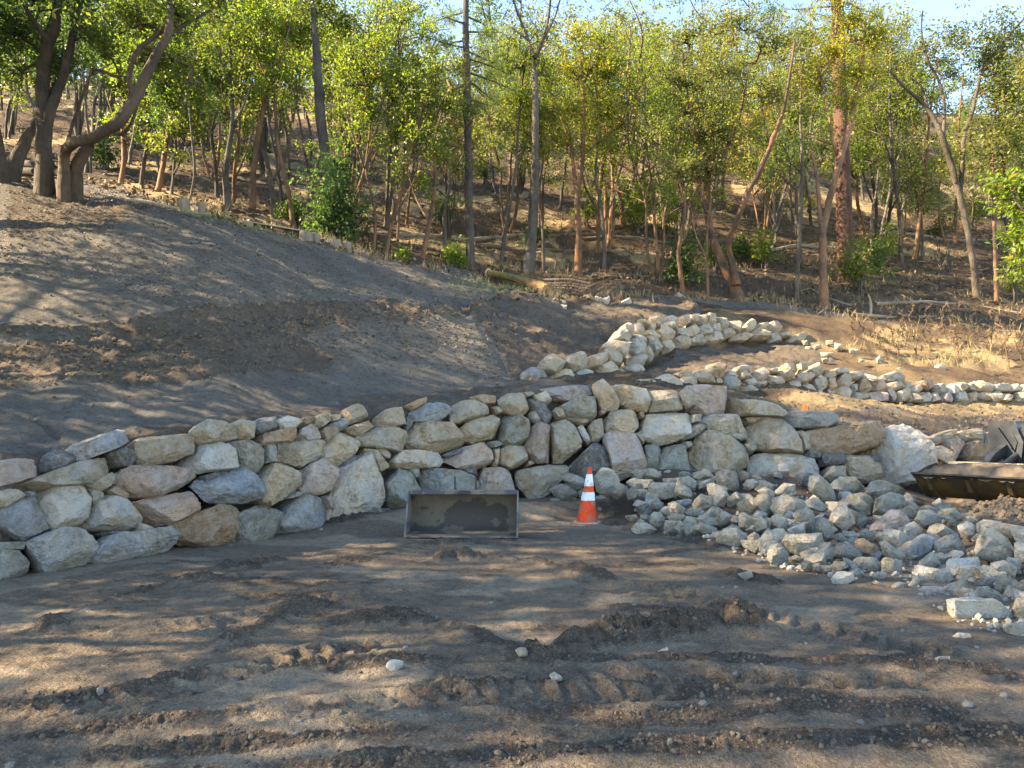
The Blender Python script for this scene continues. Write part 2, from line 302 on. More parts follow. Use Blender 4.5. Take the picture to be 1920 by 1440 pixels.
def build_hillside():
    cols = np.concatenate([np.linspace(-3200, -1130, 30), np.linspace(-1100, -120, 40), np.linspace(-100, 2020, 540), np.linspace(2045, 2700, 24)])
    s = np.concatenate([[0, 0.001], np.linspace(0.002, 1, 400)])
    nr, nc = len(s), len(cols)
    X = np.zeros((nr, nc)); Y = X.copy(); Z = X.copy(); PXg = np.repeat(cols[None], nr, 0); ROW = X.copy()
    for j, px in enumerate(cols):
        D, Zp = prof(px); d0 = D[0] - 0.12
        d = d0 + (130 - d0) * (0.22 * s + 0.78 * s ** 3.2)
        z = zt_col(px, d); ROW[:, j] = HZ - (z - CAMZ) * F / d
        z[0] = -0.4; d[1] = d[0] + 0.01; z[1] = z[2] - 0.05
        Y[:, j] = d; X[:, j] = (px - CX) / F * d; Z[:, j] = z
    W = fbm(PXg / 40, ROW / 25, 3, 4) * 7
    px, row = PXg + W, ROW + W * 0.7
    brown = np.maximum.reduce([
        in_poly(px, row, [(-1200,700),(0,660),(120,645),(250,622),(380,597),(520,588),(640,580),(720,578),(790,588),(820,600),(700,612),(640,612),(590,628),(560,640),(640,680),(600,705),(480,700),(360,715),(240,722),(100,725),(-1200,790)], 10),
        in_poly(px, row, [(880,590),(930,560),(980,565),(1060,590),(1110,600),(1130,640),(1120,690),(1020,715),(970,720),(900,600)], 8),
        in_poly(px, row, [(1090,585),(1160,580),(1270,560),(1320,585),(1240,605),(1150,615)], 8),
        in_poly(px, row, [(1200,690),(1350,650),(1500,645),(1560,670),(1400,695),(1240,715)], 8) * 0.9,
        in_poly(px, row, [(0,850),(250,800),(500,775),(760,742),(880,728),(1000,718),(1000,760),(0,900)], 8) * 0.6,
        in_poly(px, row, [(1540,770),(1650,772),(1800,778),(1920,770),(1920,830),(1760,830),(1560,795)], 6) * 0.85])
    panel = np.maximum(in_poly(px, row, [(565,632),(700,612),(800,600),(890,594),(960,700),(960,725),(780,742),(700,735),(760,720)], 6), in_poly(px, row, [(0,770),(80,765),(100,800),(0,830)], 6) * 0.8)
    litter = np.clip(sstep(-4, 10, 0 * row + (np.interp(PXg, [-700,0,150,400,600,760,900,960,1040,1120,1290,1420,1600,1750,1920,2700], [380,335,338,405,455,490,520,555,560,555,555,560,590,630,660,660]) - row) + W), 0, 1)
    litter = np.maximum(litter, 0.55 * in_poly(px, row, [(0,470),(0,335),(160,340),(470,430),(640,470),(560,490),(300,420)], 30))
    gold = np.clip(in_poly(px, row, [(1440,748),(1640,752),(1920,757),(1920,775),(1760,778),(1640,768),(1500,775)], 6), 0, 1) * 0.9
    gold = np.maximum(gold, litter * sstep(0.05, 0.4, fbm(X * 0.5, Y * 0.35, 5, 4)) * sstep(540, 470, row) * 0.85)  # sunlit patches of the wood floor painted into its colour
    gold = np.maximum(gold, 0.75 * in_poly(px, row, [(1560,640),(1700,600),(1920,620),(1920,700),(1780,690),(1640,670)], 20) * sstep(-0.2, 0.4, fbm(X, Y, 6)))
    slope_r = in_poly(px, row, [(990,640),(1040,560),(1300,556),(1600,590),(1980,650),(1980,770),(1500,770),(1200,725),(1000,720)], 14)
    gold = np.maximum(gold, slope_r * (0.42 + 0.25 * fbm(X * .8, Y * .8, 8, 3)) * (1 - brown)); litter = np.maximum(litter, 0.7 * slope_r * (1 - brown))
    # relief
    near = sstep(40, 22, Y)
    sl = (X * 0.62 - Y * 0.78); cr = (X * 0.78 + Y * 0.62)          # along / across the rake marks of the graded bank
    rough = 0.055 * fbm(X * 2.3, Y * 2.3, 11, 6, .62) + 0.11 * fbm(cr * 1.6, sl * 0.22, 12, 4)
    rough += 0.13 * fbm(X * 0.35, Y * 0.35, 13, 3)
    clod = billow(X * 3.1, Y * 3.1, 14, 4)
    rough = rough * (1 - 0.95 * panel) + brown * (0.09 * clod + 0.05 * fbm(X * 6, Y * 6, 15, 3)) * near
    rough += litter * (0.10 * fbm(X * 0.9, Y * 0.9, 21, 5) + 0.05 * billow(X * 2.2, Y * 2.2, 22, 3) + 0.42 * fbm(X * 0.22, Y * 0.6, 23, 4))
    # seams where the bucket pressed the bank in strips
    for a, b in (((720,640),(760,605)),((800,628),(830,660)),((610,635),(905,600)),((730,612),(790,690)),((890,598),(955,700)),((640,690),(820,655)),((840,640),(900,720)),((0,790),(240,742)),((140,760),(330,735)),((60,780),(110,810))):
        t = np.clip(((px - a[0]) * (b[0] - a[0]) + (row - a[1]) * (b[1] - a[1])) / ((b[0] - a[0]) ** 2 + (b[1] - a[1]) ** 2), 0, 1)
        dd = np.hypot(px - a[0] - t * (b[0] - a[0]), row - a[1] - t * (b[1] - a[1])); rough -= 0.05 * np.exp(-(dd / 3.0) ** 2)
    # wheel tracks on the terrace
    trk = in_poly(px, row, [(1560,752),(1920,756),(1920,772),(1700,770)], 4); rough += trk * 0.035 * np.sin(ROW * 1.3) 
    rim = np.exp(-((row - np.interp(PXg, [-200,0,120,250,380,520,640,720,800,900], [640,640,632,615,592,583,588,576,590,585])) / 9.0) ** 2) * (PXg < 930)
    rough += rim * (0.14 + 0.10 * clod)
    rough += 0.16 * np.exp(-((row - np.interp(PXg, [880,960,1060,1270,1300], [590,556,580,560,580])) / 7.0) ** 2) * ((PXg > 880) & (PXg < 1310)) * (0.7 + 0.7 * clod)
    rough[:3] = 0
    Z += rough
    V = np.stack([X, Y, Z], -1).reshape(-1, 3)
    me = mesh_np('hillside', V, grid_faces(nr, nc))
    col_attr(me, 'mix', np.stack([np.maximum(brown, rim * 0.9), panel, litter, gold], -1).reshape(-1, 4))
    tag(link('hillside', me, M['hill']), 'graded grey earth bank rising to a brown litter-covered wooded hillside', kind='structure')
    return X, Y, Z, cols
HX, HY, HZg, HCOLS = build_hillside()
def zh(x, y):                                                   # height of the finished hillside surface
    px = CX + F * x / y; j = int(np.clip(np.searchsorted(HCOLS, px), 1, len(HCOLS) - 1))
    j = j if abs(HCOLS[j] - px) < abs(HCOLS[j - 1] - px) else j - 1
    return float(np.interp(y, HY[2:, j], HZg[2:, j]))

# ------------------------------------------------------------------ pile surface and yard
PFX = [1100, 1180, 1260, 1350, 1450, 1580, 1700, 1770, 1800, 1920, 2050, 2200]; PFR = [985, 998, 1012, 1042, 1072, 1108, 1118, 1188, 1205, 1218, 1225, 1230]
PBX = [1100, 1200, 1400, 1500, 1600, 1700, 1760, 1850, 1920, 2050, 2200]; PBR = [865, 872, 872, 868, 898, 905, 925, 965, 985, 990, 990]; PBD = [13.3, 13.4, 13.5, 13.5, 13.3, 12.8, 12, 9.8, 9.0, 8.4, 8.2]
def pile_d(px, row):
    fr = np.interp(px, PFX, PFR); br = np.interp(px, PBX, PBR); df = CAMZ * F / (fr - HZ); dk = np.interp(px, PBX, PBD)
    t = np.clip((fr - row) / (fr - br), 0, 1.1); return df + (dk - df) * t ** 1.3
def pile_z(px, d):
    fr = np.interp(px, PFX, PFR); br = np.interp(px, PBX, PBR); df = CAMZ * F / (fr - HZ); dk = np.interp(px, PBX, PBD)
    t = np.clip((d - df) / (dk - df), 0, 1.0) ** (1 / 1.3); row = fr + (br - fr) * t
    z = CAMZ - (row - HZ) / F * d
    return np.where((px > 1110) & (px < 2190) & (d > df), np.maximum(z - 0.2, 0), 0) * sstep(1110, 1260, px)

RIDGES = [ # polyline in view coordinates on the yard, half-width m, height m, clodiness
 ([(800,1058),(850,1046),(930,1047),(1010,1060),(1090,1078),(1170,1098)], .10, .11, 1.0), ([(540,1085),(640,1065),(760,1035)], .2, .03, .6),
 ([(430,1205),(490,1180),(530,1152),(585,1140)], .12, .10, 1.2), ([(600,1180),(680,1165),(760,1155),(860,1175),(960,1215),(1010,1240)], .13, .07, 1.1),
 ([(1090,1215),(1170,1200),(1270,1190),(1350,1160),(1390,1170)], .16, .12, 1.2), ([(640,1248),(800,1235),(1000,1235),(1200,1240),(1420,1240),(1600,1245),(1780,1255),(1880,1275)], .10, .07, 1.1),
 ([(0,1330),(200,1300),(330,1270),(470,1260),(620,1240)], .07, .05, .9), ([(0,1385),(120,1365),(330,1345),(600,1320),(900,1290),(1300,1275)], .10, .06, 1.0),
 ([(0,1425),(300,1400),(640,1378)], .10, .05, 1.0), ([(980,1362),(1240,1345),(1500,1338)], .12, .03, .9), ([(300,1450),(800,1425),(1300,1400),(1900,1385)], .12, .05, 1.0),
 ([(80,1170),(180,1140),(330,1100),(480,1075)], .08, .05, .8), ([(330,1085),(430,1068),(520,1058)], .12, .05, .9), ([(80,1185),(140,1172)], .08, .06, .9),
 ([(600,1000),(680,975),(760,962)], .35, .10, .8), ([(960,940),(1060,945),(1150,985)], .3, .05, .7), ([(740,1018),(800,1022),(860,1022)], .12, .07, .9),
 ([(1230,1010),(1300,1020),(1380,1035)], .16, .08, 1.0), ([(1350,1060),(1400,1085),(1440,1095)], .14, .05, .9), ([(1640,1160),(1680,1165),(1720,1175)], .12, .07, 1.0),
 ([(1000,1310),(1250,1300),(1500,1320),(1750,1345)], .16, .03, .9), ([(1040,1130),(1200,1140),(1330,1150)], .2, .02, .5),
]
TREADS = [ # centre line, half-width, pitch
 ([(1120,1098),(1260,1112),(1420,1150),(1580,1190),(1780,1240)], .25, .18), ([(260,1185),(400,1170),(560,1140),(720,1112)], .16, .16),
 ([(0,1340),(300,1300),(560,1232),(760,1205)], .17, .17), ([(900,1270),(1150,1268),(1400,1275),(1800,1300)], .18, .2), ([(500,1330),(900,1305),(1300,1300)], .16, .17)]
def polyline_st(X, Y, pts):
    """distance along, signed offset and unsigned distance of the grid from a polyline on the ground"""
    Q = [G(a, b)[:2] for a, b in pts]; best = np.full(X.shape, 1e9); S = np.zeros(X.shape); T = np.zeros(X.shape); acc = 0
    for a, b in zip(Q, Q[1:]):
        L = math.hypot(*(b - a)); u = (b - a) / L
        t = np.clip((X - a[0]) * u[0] + (Y - a[1]) * u[1], 0, L); dx = X - a[0] - t * u[0]; dy = Y - a[1] - t * u[1]
        dd = np.hypot(dx, dy); m = dd < best; best = np.where(m, dd, best); S = np.where(m, acc + t, S); T = np.where(m, dx * -u[1] + dy * u[0], T); acc += L
    return S, T, best, acc
def yard_shape(X, Y):
    px = CX + F * X / Y
    base = 0.05 * fbm(X * 0.5, Y * 0.5, 31, 3) + 0.018 * fbm(X * 2.1, Y * 2.6, 32, 4)
    loose = sstep(0.05, 0.5, fbm(X * 0.6, Y * 1.2, 33, 6, .6) + 0.04) * .62
    wx = X + 0.07 * fbm(X * 3, Y * 3, 41, 3); wy = Y + 0.07 * fbm(X * 3 + 9, Y * 3, 42, 3)
    c1 = billow(X * 9, Y * 9, 34, 4); c2 = fbm(X * 26, Y * 26, 35, 3)
    h = base.copy()
    for pts, w, hh, cl in RIDGES:
        S, T, D, L = polyline_st(wx, wy, pts); e = np.exp(-(D / w) ** 2) * (0.75 + 0.5 * vnoise(S * 3, S * 0 + len(pts), 36))
        h += hh * (1.3 if pts[0][1] < 1245 else .5) * e * (0.8 + 0.35 * cl * c1); loose = np.maximum(loose, np.clip(e * 1.5 * cl, 0, 1))
    for pts, w, p in TREADS:
        S, T, D, L = polyline_st(wx, wy, pts); inn = sstep(w, w * 0.8, D) * sstep(0, .15, S) * sstep(L, L - .2, S) * (0.6 + 0.4 * vnoise(S * 1.1, S * 0, 37))
        lug = sstep(0.15, 0.55, np.sin(2 * math.pi * (S / p + np.abs(T) / w * 0.55 + 0.25 * np.sign(T)))) * sstep(0.08, 0.25, np.abs(T) / w)
        h += inn * (-0.045 + 0.052 * lug) + 0.025 * np.exp(-((D - w * 1.15) / 0.05) ** 2); loose = loose * (1 - 0.8 * inn)
    h += loose * (0.022 * c1 + 0.010 * c2) + 0.004 * c2 + 0.008 * billow(X * 15, Y * 15, 44, 3) * (0.35 + 0.65 * sstep(-.2, .3, fbm(X * 1.7, Y * 2.2, 45, 3)))
    # drag marks running across the view near the camera
    h += 0.008 * fbm(X * 0.7, Y * 7, 38, 3) * sstep(7, 4.5, Y)
    pale = sstep(-0.05, 0.3, fbm(X * 0.8 + 4, Y * 1.3, 39, 4)) * (1 - loose)
    foot = sstep(0.0, 1.0, Y - (db(px) - 1.6)); h += foot * (0.03 + 0.22 * sstep(560, 800, px) * sstep(1400, 1100, px))
    h += sstep(1745, 1800, px) * sstep(13.0, 16.5, Y) * 0.55
    loose = np.maximum(loose, sstep(1700, 1760, px) * sstep(10, 11, Y))
    h += pile_z(px, Y)
    loose = np.maximum(loose, sstep(0.02, 0.12, pile_z(px, Y)))
    return h, loose, pale
def build_yard():
    cols = np.concatenate([np.linspace(-3200, -180, 50), np.linspace(-160, 2080, 700), np.linspace(2120, 5200, 50)])
    q = np.concatenate([np.linspace(-1, 0, 26)[:-1], np.linspace(0, 1, 370)])
    nr, nc = len(q), len(cols); PXg = np.repeat(cols[None], nr, 0)
    rend = HZ + CAMZ * F / (db(cols) + 0.55); ROW = np.where(q[:, None] < 0, 1475 + (-q[:, None]) ** 2 * 2400, 1475 + (rend[None] - 1475) * q[:, None])
    Y = CAMZ * F / (ROW - HZ); X = (PXg - CX) / F * Y
    h, loose, pale = yard_shape(X, Y)
    me = mesh_np('yard_ground', np.stack([X, Y, h], -1).reshape(-1, 3), grid_faces(nr, nc)[:, ::-1] if False else grid_faces(nr, nc))
    col_attr(me, 'mix', np.stack([loose, pale, 0 * pale, 0 * pale], -1).reshape(-1, 4))
    tag(link('ground', me, M['yard']), 'rutted dusty brown soil yard with clods and wheel tracks', kind='structure')
    V = np.array([(-80, -80, -0.25), (80, -80, -0.25), (80, 19, -0.25), (-80, 19, -0.25)], float)
    me = mesh_np('ground_beyond', V, np.array([[0, 1, 2, 3]])); col_attr(me, 'mix', np.tile([.3, .2, 0, 0], (4, 1)))
    tag(link('ground_beyond', me, M['yard']), 'flat soil continuing behind the yard', kind='structure')
build_yard()
def zy(x, y):
    h, _, _ = yard_shape(np.array([float(x)]), np.array([float(y)])); return float(h[0])
# ------------------------------------------------------------------ stones
RC = {'b': (0.486, 0.412, 0.311), 'l': (0.565, 0.531, 0.475), 'g': (0.328, 0.339, 0.350), 'd': (0.158, 0.160, 0.164), 'p': (0.486, 0.384, 0.333), 'o': (0.429, 0.299, 0.186), 'n': (0.299, 0.296, 0.254), 'u': (0.305, 0.362, 0.435), 'q': (0.418, 0.398, 0.339), 'w': (0.565, 0.531, 0.475)}
def finish_rock(bm, size, seed, rounds, amp, soft, n=None):
    for v in [v for v in bm.verts if not v.link_faces]: bm.verts.remove(v)
    for k in range(rounds):
        bmesh.ops.subdivide_edges(bm, edges=bm.edges[:], cuts=1, use_grid_fill=True)
        bmesh.ops.triangulate(bm, faces=bm.faces[:])
        if k == rounds - 1 or (k == 0 and soft > .5): bmesh.ops.smooth_vert(bm, verts=bm.verts[:], factor=min(soft, .6), use_axis_x=True, use_axis_y=True, use_axis_z=True)
    if n is not None:                                            # broken planes: chip corners flat
        rc = random.Random(seed * 7 + 1)
        for k in range(6):
            m = n * rc.uniform(.25, 1.0) + Vector((rc.gauss(0, 1), rc.gauss(0, .6), rc.gauss(.15, 1))).normalized() * rc.uniform(.5, 1.1); m.normalize()
            sup = max(v.co.dot(m) for v in bm.verts); lim = sup * rc.uniform(.56, .9)
            for v in bm.verts:
                e = v.co.dot(m) - lim
                if e > 0: v.co -= m * e * .93
    bm.normal_update(); off = Vector((seed * 3.17 % 91, seed * 7.31 % 57, seed * 1.73 % 33)); s1 = 2.2 / size; s2 = 6.5 / size; s3 = 15 / size
    for v in bm.verts:
        p = v.co * s1 + off; q = v.co * s2 + off
        c = abs(mnoise.noise(q)); t = mnoise.noise(p) * 0.25 + (0.3 - c) * 0.6 + mnoise.noise(v.co * s3 + off) * 0.7
        v.co += v.normal * (t * amp * size)
def rock_obj(name, Pts, nrm, back, bulge, seed, color, rounds=2, parent=None, grow=1.04, amp=0.036, soft=0.08, fscale=(.68, .90)):
    """a stone whose outline, seen along nrm, is Pts; 'back' metres deep"""
    r = random.Random(seed); Pts = [Vector(p) for p in Pts]; c = sum(Pts, Vector()) / len(Pts); n = Vector(nrm).normalized()
    a = n.cross(Vector((0, 0, 1))).normalized(); b = n.cross(a)
    rel = [(p - c) for p in Pts]
    area = abs(sum(rel[i].dot(a) * rel[(i + 1) % len(rel)].dot(b) - rel[(i + 1) % len(rel)].dot(a) * rel[i].dot(b) for i in range(len(rel)))) / 2
    size = math.sqrt(max(area, 1e-4)); bm = bmesh.new(); tx, ty = r.uniform(-.5, .5), r.uniform(-.7, .3)
    def add(v): bm.verts.new(v)
    fs = r.uniform(fscale[0], fscale[1]); shift = (a * r.uniform(-.12, .12) + b * r.uniform(-.10, .12)) * size; k0 = r.randint(0, 1)
    for i, q in enumerate(rel):
        q = q * grow
        u, w = q.dot(a) / size, q.dot(b) / size
        h = bulge * size * (1 + tx * u * 1.5 + ty * w * 1.5) * r.uniform(.93, 1.07)       # most of the front is one broken plane
        if len(rel) < 6 or (i + k0) % 2 == 0 or r.random() < .25: add(q * fs * r.uniform(.9, 1.1) + shift + n * max(h, 0.02))
        elif r.random() < .5: add(q * r.uniform(.86, .96) + n * h * r.uniform(.3, .7))
        add(q - n * back * r.uniform(.05, .28))
        if (i + k0) % 2 or len(rel) < 6: add(q * r.uniform(.72, .92) - n * back * r.uniform(.75, 1.05))
    bmesh.ops.convex_hull(bm, input=bm.verts[:])
    finish_rock(bm, size, seed, rounds, amp, soft, n)
    me = bpy.data.meshes.new(name); bm.to_mesh(me); bm.free()
    me.polygons.foreach_set('use_smooth', np.ones(len(me.polygons), dtype=bool)); me.set_sharp_from_angle(angle=math.radians(20))
    o = link(name, me, M['rock'], parent, c)
    k = r.uniform(.82, 1.15); hue = r.uniform(-.04, .04); cc = RC[color]
    o.color = (cc[0] * k * (1 + hue), cc[1] * k, cc[2] * k * (1 - hue), 1)
    return o
def blob_rock(name, c, size, seed, color, parent=None, rounds=2):
    r = random.Random(seed); bm = bmesh.new(); sx, sy, sz = size
    for k in range(13):
        v = Vector((r.gauss(0, 1), r.gauss(0, 1), r.gauss(0, 1))).normalized(); m = max(abs(v.x), abs(v.y), abs(v.z)) ** 0.6
        bm.verts.new((v.x / m * sx, v.y / m * sy, v.z / m * sz))
    bmesh.ops.convex_hull(bm, input=bm.verts[:]); finish_rock(bm, (sx + sy + sz) / 1.6, seed, rounds, 0.04, 0.24)
    me = bpy.data.meshes.new(name); bm.to_mesh(me); bm.free()
    me.polygons.foreach_set('use_smooth', np.ones(len(me.polygons), dtype=bool)); me.set_sharp_from_angle(angle=math.radians(20))
    o = link(name, me, M['rock'], parent, c); k = r.uniform(.8, 1.15); cc = RC[color]; o.color = (cc[0] * k, cc[1] * k, cc[2] * k, 1); o.rotation_euler[2] = r.uniform(0, 6)
    return o
def parse(txt, org, s):
    out = []
    for ln in txt.strip().splitlines():
        t = ln.split(); c = t[0]; pts = [tuple(float(v) for v in q.split(',')) for q in t[1:]]
        out.append((c, [(org[0] + x / s, org[1] + y / s) for x, y in pts]))
    return out
WALL_A = parse("""
p -90,600 120,575 240,570 262,600 285,685 150,725 0,755 -90,750
d 275,600 310,550 390,505 480,525 545,570 400,670 300,680
g 475,505 520,470 830,362 885,445 640,555 540,578
d 755,535 800,500 870,495 915,535 940,575 900,615 830,620 780,570
b 900,450 960,435 1180,410 1270,403 1300,440 1290,520 1200,580 1020,612 945,590 900,520
b 1300,420 1420,310 1530,320 1580,370 1620,435 1490,450 1340,475
b 1565,345 1640,308 1725,318 1730,425 1690,438 1625,430
b 160,740 240,710 560,575 770,555 800,620 790,660 590,750 290,780
p 820,665 900,620 1100,625 1290,635 1340,690 1290,740 1080,832 960,830 860,800 795,760
l 1255,590 1380,470 1490,455 1590,490 1630,560 1625,630 1480,640 1340,665 1290,610
n 1590,460 1690,440 1770,480 1790,540 1780,620 1760,670 1650,640 1630,560
b 615,745 700,690 785,660 790,705 730,780 690,785
u 1310,760 1390,690 1510,640 1640,630 1730,670 1800,750 1790,830 1640,870 1420,865
b -80,790 100,760 160,800 170,830 60,890 -80,915
l 200,810 290,765 420,755 560,750 605,850 600,960 560,1000 380,1070 345,1045 310,920 270,870
n 600,760 690,790 705,850 650,900 605,850
o 735,790 790,755 860,810 880,860 800,830
g -60,960 150,835 240,850 310,990 320,1050 210,1110 60,1150 -60,1145
l 690,880 760,800 860,855 960,920 965,1000 930,1060 690,1040 630,1030 625,940
p 900,870 1050,850 1310,788 1405,870 1400,920 1180,1000 1070,1030 1000,960
g 170,1170 290,1090 460,1050 640,1045 705,1115 690,1180 570,1320 380,1365 210,1345
g 660,1180 740,1100 900,1080 1150,1040 1205,1070 1210,1150 1160,1190 950,1260 700,1305 665,1240
n -90,1165 120,1180 190,1270 205,1320 170,1390 0,1430 -90,1440
o 1170,1020 1420,960 1480,890 1600,885 1650,940 1640,1100 1600,1150 1300,1195 1220,1130
b 950,1000 1060,1040 1050,1060 990,1075 950,1060
n 330,690 420,670 560,650 640,740 400,760
d 700,1070 860,1060 950,1080 760,1110
d 150,800 240,790 260,850 180,850
n -80,1135 60,1150 180,1130 160,1190 -60,1190
d 1370,690 1480,660 1500,720 1380,760
""", (0, 700), 3.6)
WALL_B = parse("""
d 295,350 330,300 430,285 445,370 380,395 310,405
w 440,320 520,280 595,300 600,330 540,370 500,380
o 300,420 370,400 560,365 570,440 530,470 330,480
o 570,340 640,290 690,290 680,330 600,365
b 690,295 760,262 800,270 795,330 740,360 700,340
l 570,440 600,375 680,335 735,390 720,440 620,455
b 800,290 830,270 870,290 860,315 815,320
g 790,345 880,295 920,330 910,370 850,385
o 720,410 750,365 830,355 850,400 800,450 750,480
b 905,240 960,208 1020,215 1070,270 1050,300 930,335
o 925,355 1060,315 1080,350 985,415 940,390
b 1070,320 1190,235 1310,225 1335,260 1320,345 1180,350 1060,375
b 720,545 830,410 900,375 975,390 980,490 960,550 860,620 760,600
b 990,420 1120,365 1300,345 1290,450 1260,515 1190,490 1010,480
n 360,470 425,465 425,590 365,600
b 440,510 520,470 700,440 740,480 720,570 600,635 450,590
b 1280,480 1370,340 1490,310 1620,340 1710,450 1700,490 1540,530 1330,510
g 1340,250 1420,200 1560,190 1600,220 1610,310 1480,325 1340,320
o 1310,210 1400,175 1450,160 1440,200 1350,245
b 330,670 390,605 480,600 620,670 610,720 540,810 420,880 350,850 340,730
p 610,660 700,600 790,575 820,620 825,710 790,790 730,810 600,800
l 860,655 960,610 1050,530 1110,600 1150,720 1185,900 1180,950 1080,1000 930,1040 800,1025 800,930 840,820 870,720
b 1030,500 1090,500 1190,590 1195,630 1140,655 1080,560
p 1085,490 1130,485 1210,540 1190,575 1150,560
w 1200,560 1230,520 1420,515 1530,520 1560,590 1540,625 1340,635 1200,620
n 1155,660 1260,625 1340,670 1450,830 1440,850 1280,900 1220,920 1190,850
n 1410,650 1500,630 1660,650 1750,690 1790,790 1800,900 1450,900 1440,760
n 195,900 260,870 370,880 450,930 470,1000 410,1060 400,1115 220,1135 200,1050
g 430,1040 480,890 580,820 720,815 790,890 805,970 760,1040 620,1085 500,1075
p 745,825 790,820 830,890 810,930 780,900
n 1330,640 1390,640 1405,690 1370,700
p 815,620 855,630 850,670 825,690
d 860,610 960,550 990,580 880,650
n 430,480 500,460 480,520 430,560
d 1300,300 1345,260 1350,340 1300,420
n 540,790 640,800 580,830 520,840
d 1560,540 1700,500 1720,540 1600,560
d 940,900 1200,905 1220,960 1180,960
""", (400, 700), 3.6)
WALL_C = parse("""
b 165,290 290,235 340,265 440,300 445,330 380,365 250,395 180,400
b 235,440 300,390 460,345 520,400 500,490 330,530 260,510
n 500,540 530,340 570,325 690,380 705,430 690,560 610,565
b 485,250 560,200 640,195 690,280 670,340 620,355 520,320
o 300,230 380,210 475,220 480,265 380,275
b 630,200 700,190 730,205 680,230
l 735,215 810,195 855,260 820,270 760,260
d 690,240 740,225 790,280 850,345 840,390 800,405 740,340 690,290
l 700,330 750,320 785,390 740,400 710,380
b 850,330 880,290 920,310 945,360 890,370
p 780,165 1110,130 1125,220 1000,255 850,245 830,210
n 905,290 990,250 1150,225 1185,250 1175,320 1120,380 980,385 930,350
b 1125,140 1180,110 1250,150 1315,260 1300,300 1190,315 1170,250
b 1255,150 1330,140 1490,165 1515,240 1500,320 1400,315 1320,270
b 1500,180 1640,180 1700,190 1730,260 1725,310 1520,320 1510,220
b 1715,200 1760,165 1830,155 1870,200 1510,240 1515,280 1790,315 1735,270
b 840,390 920,365 1010,420 1055,520 1040,570 920,665 870,660 855,540
p 700,450 760,398 860,425 865,520 855,660 690,670 680,560
b 1095,430 1120,390 1190,370 1195,490 1170,520 1115,525
l 1020,430 1060,420 1110,520 1105,550 1060,520
b 1200,370 1260,320 1370,305 1440,350 1455,410 1370,465 1240,465 1205,440
d 930,670 1090,540 1180,530 1240,600 1270,720 1250,770 1100,800 960,760
p 1195,490 1340,462 1420,500 1490,660 1480,730 1280,790 1260,680
l 1450,450 1500,340 1700,310 1795,350 1770,450 1700,520 1590,540 1470,510
n 1480,560 1570,540 1580,620 1570,720 1490,720
n 1575,580 1740,545 1770,680 1790,770 1700,770 1565,740
b 455,580 500,570 480,700 455,690
b 490,590 560,555 670,560 690,640 650,690 560,715 490,690
p 125,630 260,570 400,535 440,580 455,670 400,700 210,715 150,650
p 330,720 440,705 580,715 615,800 610,900 520,910 370,900 340,800
b 615,760 640,720 780,690 960,680 960,740 900,790 830,880 760,920 700,910 630,820
n 1740,530 1790,530 1790,570 1750,580
b 1400,460 1450,470 1485,510 1470,545 1420,500
b 990,390 1090,385 1100,405 1050,415
b 440,290 480,285 515,330 480,340
p 690,660 730,680 690,695
n 400,530 500,520 510,550 450,570
d 240,705 340,700 350,760 270,750
o 1440,330 1470,330 1470,370 1440,360
o 1165,320 1215,310 1210,340 1170,350
n 1420,470 1500,440 1470,520 1440,520
""".replace('1870,200 1510,240 1515,280 1790,315', '1870,210 1880,280 1850,320 1790,315'), (800, 680), 3.6)
WALL_D = parse("""
p 275,190 330,155 430,150 590,185 595,260 570,330 430,350 320,290
b 580,270 620,240 800,245 950,280 1000,330 980,355 850,350 600,330
g 1015,330 1090,310 1355,335 1360,390 1270,435 1040,420
l 420,385 480,345 700,355 740,440 750,500 700,515 480,450
n 295,520 310,440 390,405 450,420 460,450 400,490
b 430,480 460,450 510,460 500,490
o 720,365 840,365 760,410 740,400
b 745,430 860,365 990,370 1040,440 1090,520 1110,595 960,590 850,580 780,540
b 1080,460 1125,450 1165,570 1120,585
o 1145,460 1380,430 1440,400 1600,385 1630,460 1620,550 1570,620 1400,600 1190,590
b 350,600 420,480 560,490 710,560 745,640 740,740 560,780 430,780 350,750
n 710,560 750,520 780,560 775,615 750,610
l 750,680 800,605 1050,600 1180,640 1265,720 1250,770 1050,800 800,790
d 1235,610 1380,605 1380,680 1270,690
b 1385,680 1400,615 1620,650 1640,760 1590,810 1420,800
n 350,350 420,350 410,400 360,400
d 1110,590 1230,600 1220,640 1150,640
d 1560,630 1610,620 1620,660 1580,660
b 1290,700 1400,690 1410,780 1280,790
d 1340,410 1460,390 1400,430 1350,440
""", (1200, 680), 3.6) + parse("""
l 610,650 690,540 800,495 1000,590 1060,690 1105,810 1010,910 860,960 690,950 640,790
b 1000,600 1140,545 1250,520 1230,580 1130,640 1040,655
p 1140,580 1230,560 1310,600 1315,760 1220,790 1190,680 1150,630
b 1040,680 1150,640 1200,680 1215,810 1110,820
b 1290,540 1440,520 1505,560 1500,635 1330,625 1260,570
o 1315,640 1430,625 1500,700 1510,770 1320,765
p 1220,785 1400,765 1600,790 1600,850 1230,850
o 1440,640 1520,650 1590,740 1510,760
o 1520,770 1590,740 1640,810 1540,810
b 1505,555 1640,545 1720,560 1700,640 1510,640
o 1590,650 1720,640 1760,800 1620,790
b 1730,560 1880,550 1890,640 1740,640
o 1770,650 1900,650 1900,800 1780,800
""", (1500, 680), 4.2357)
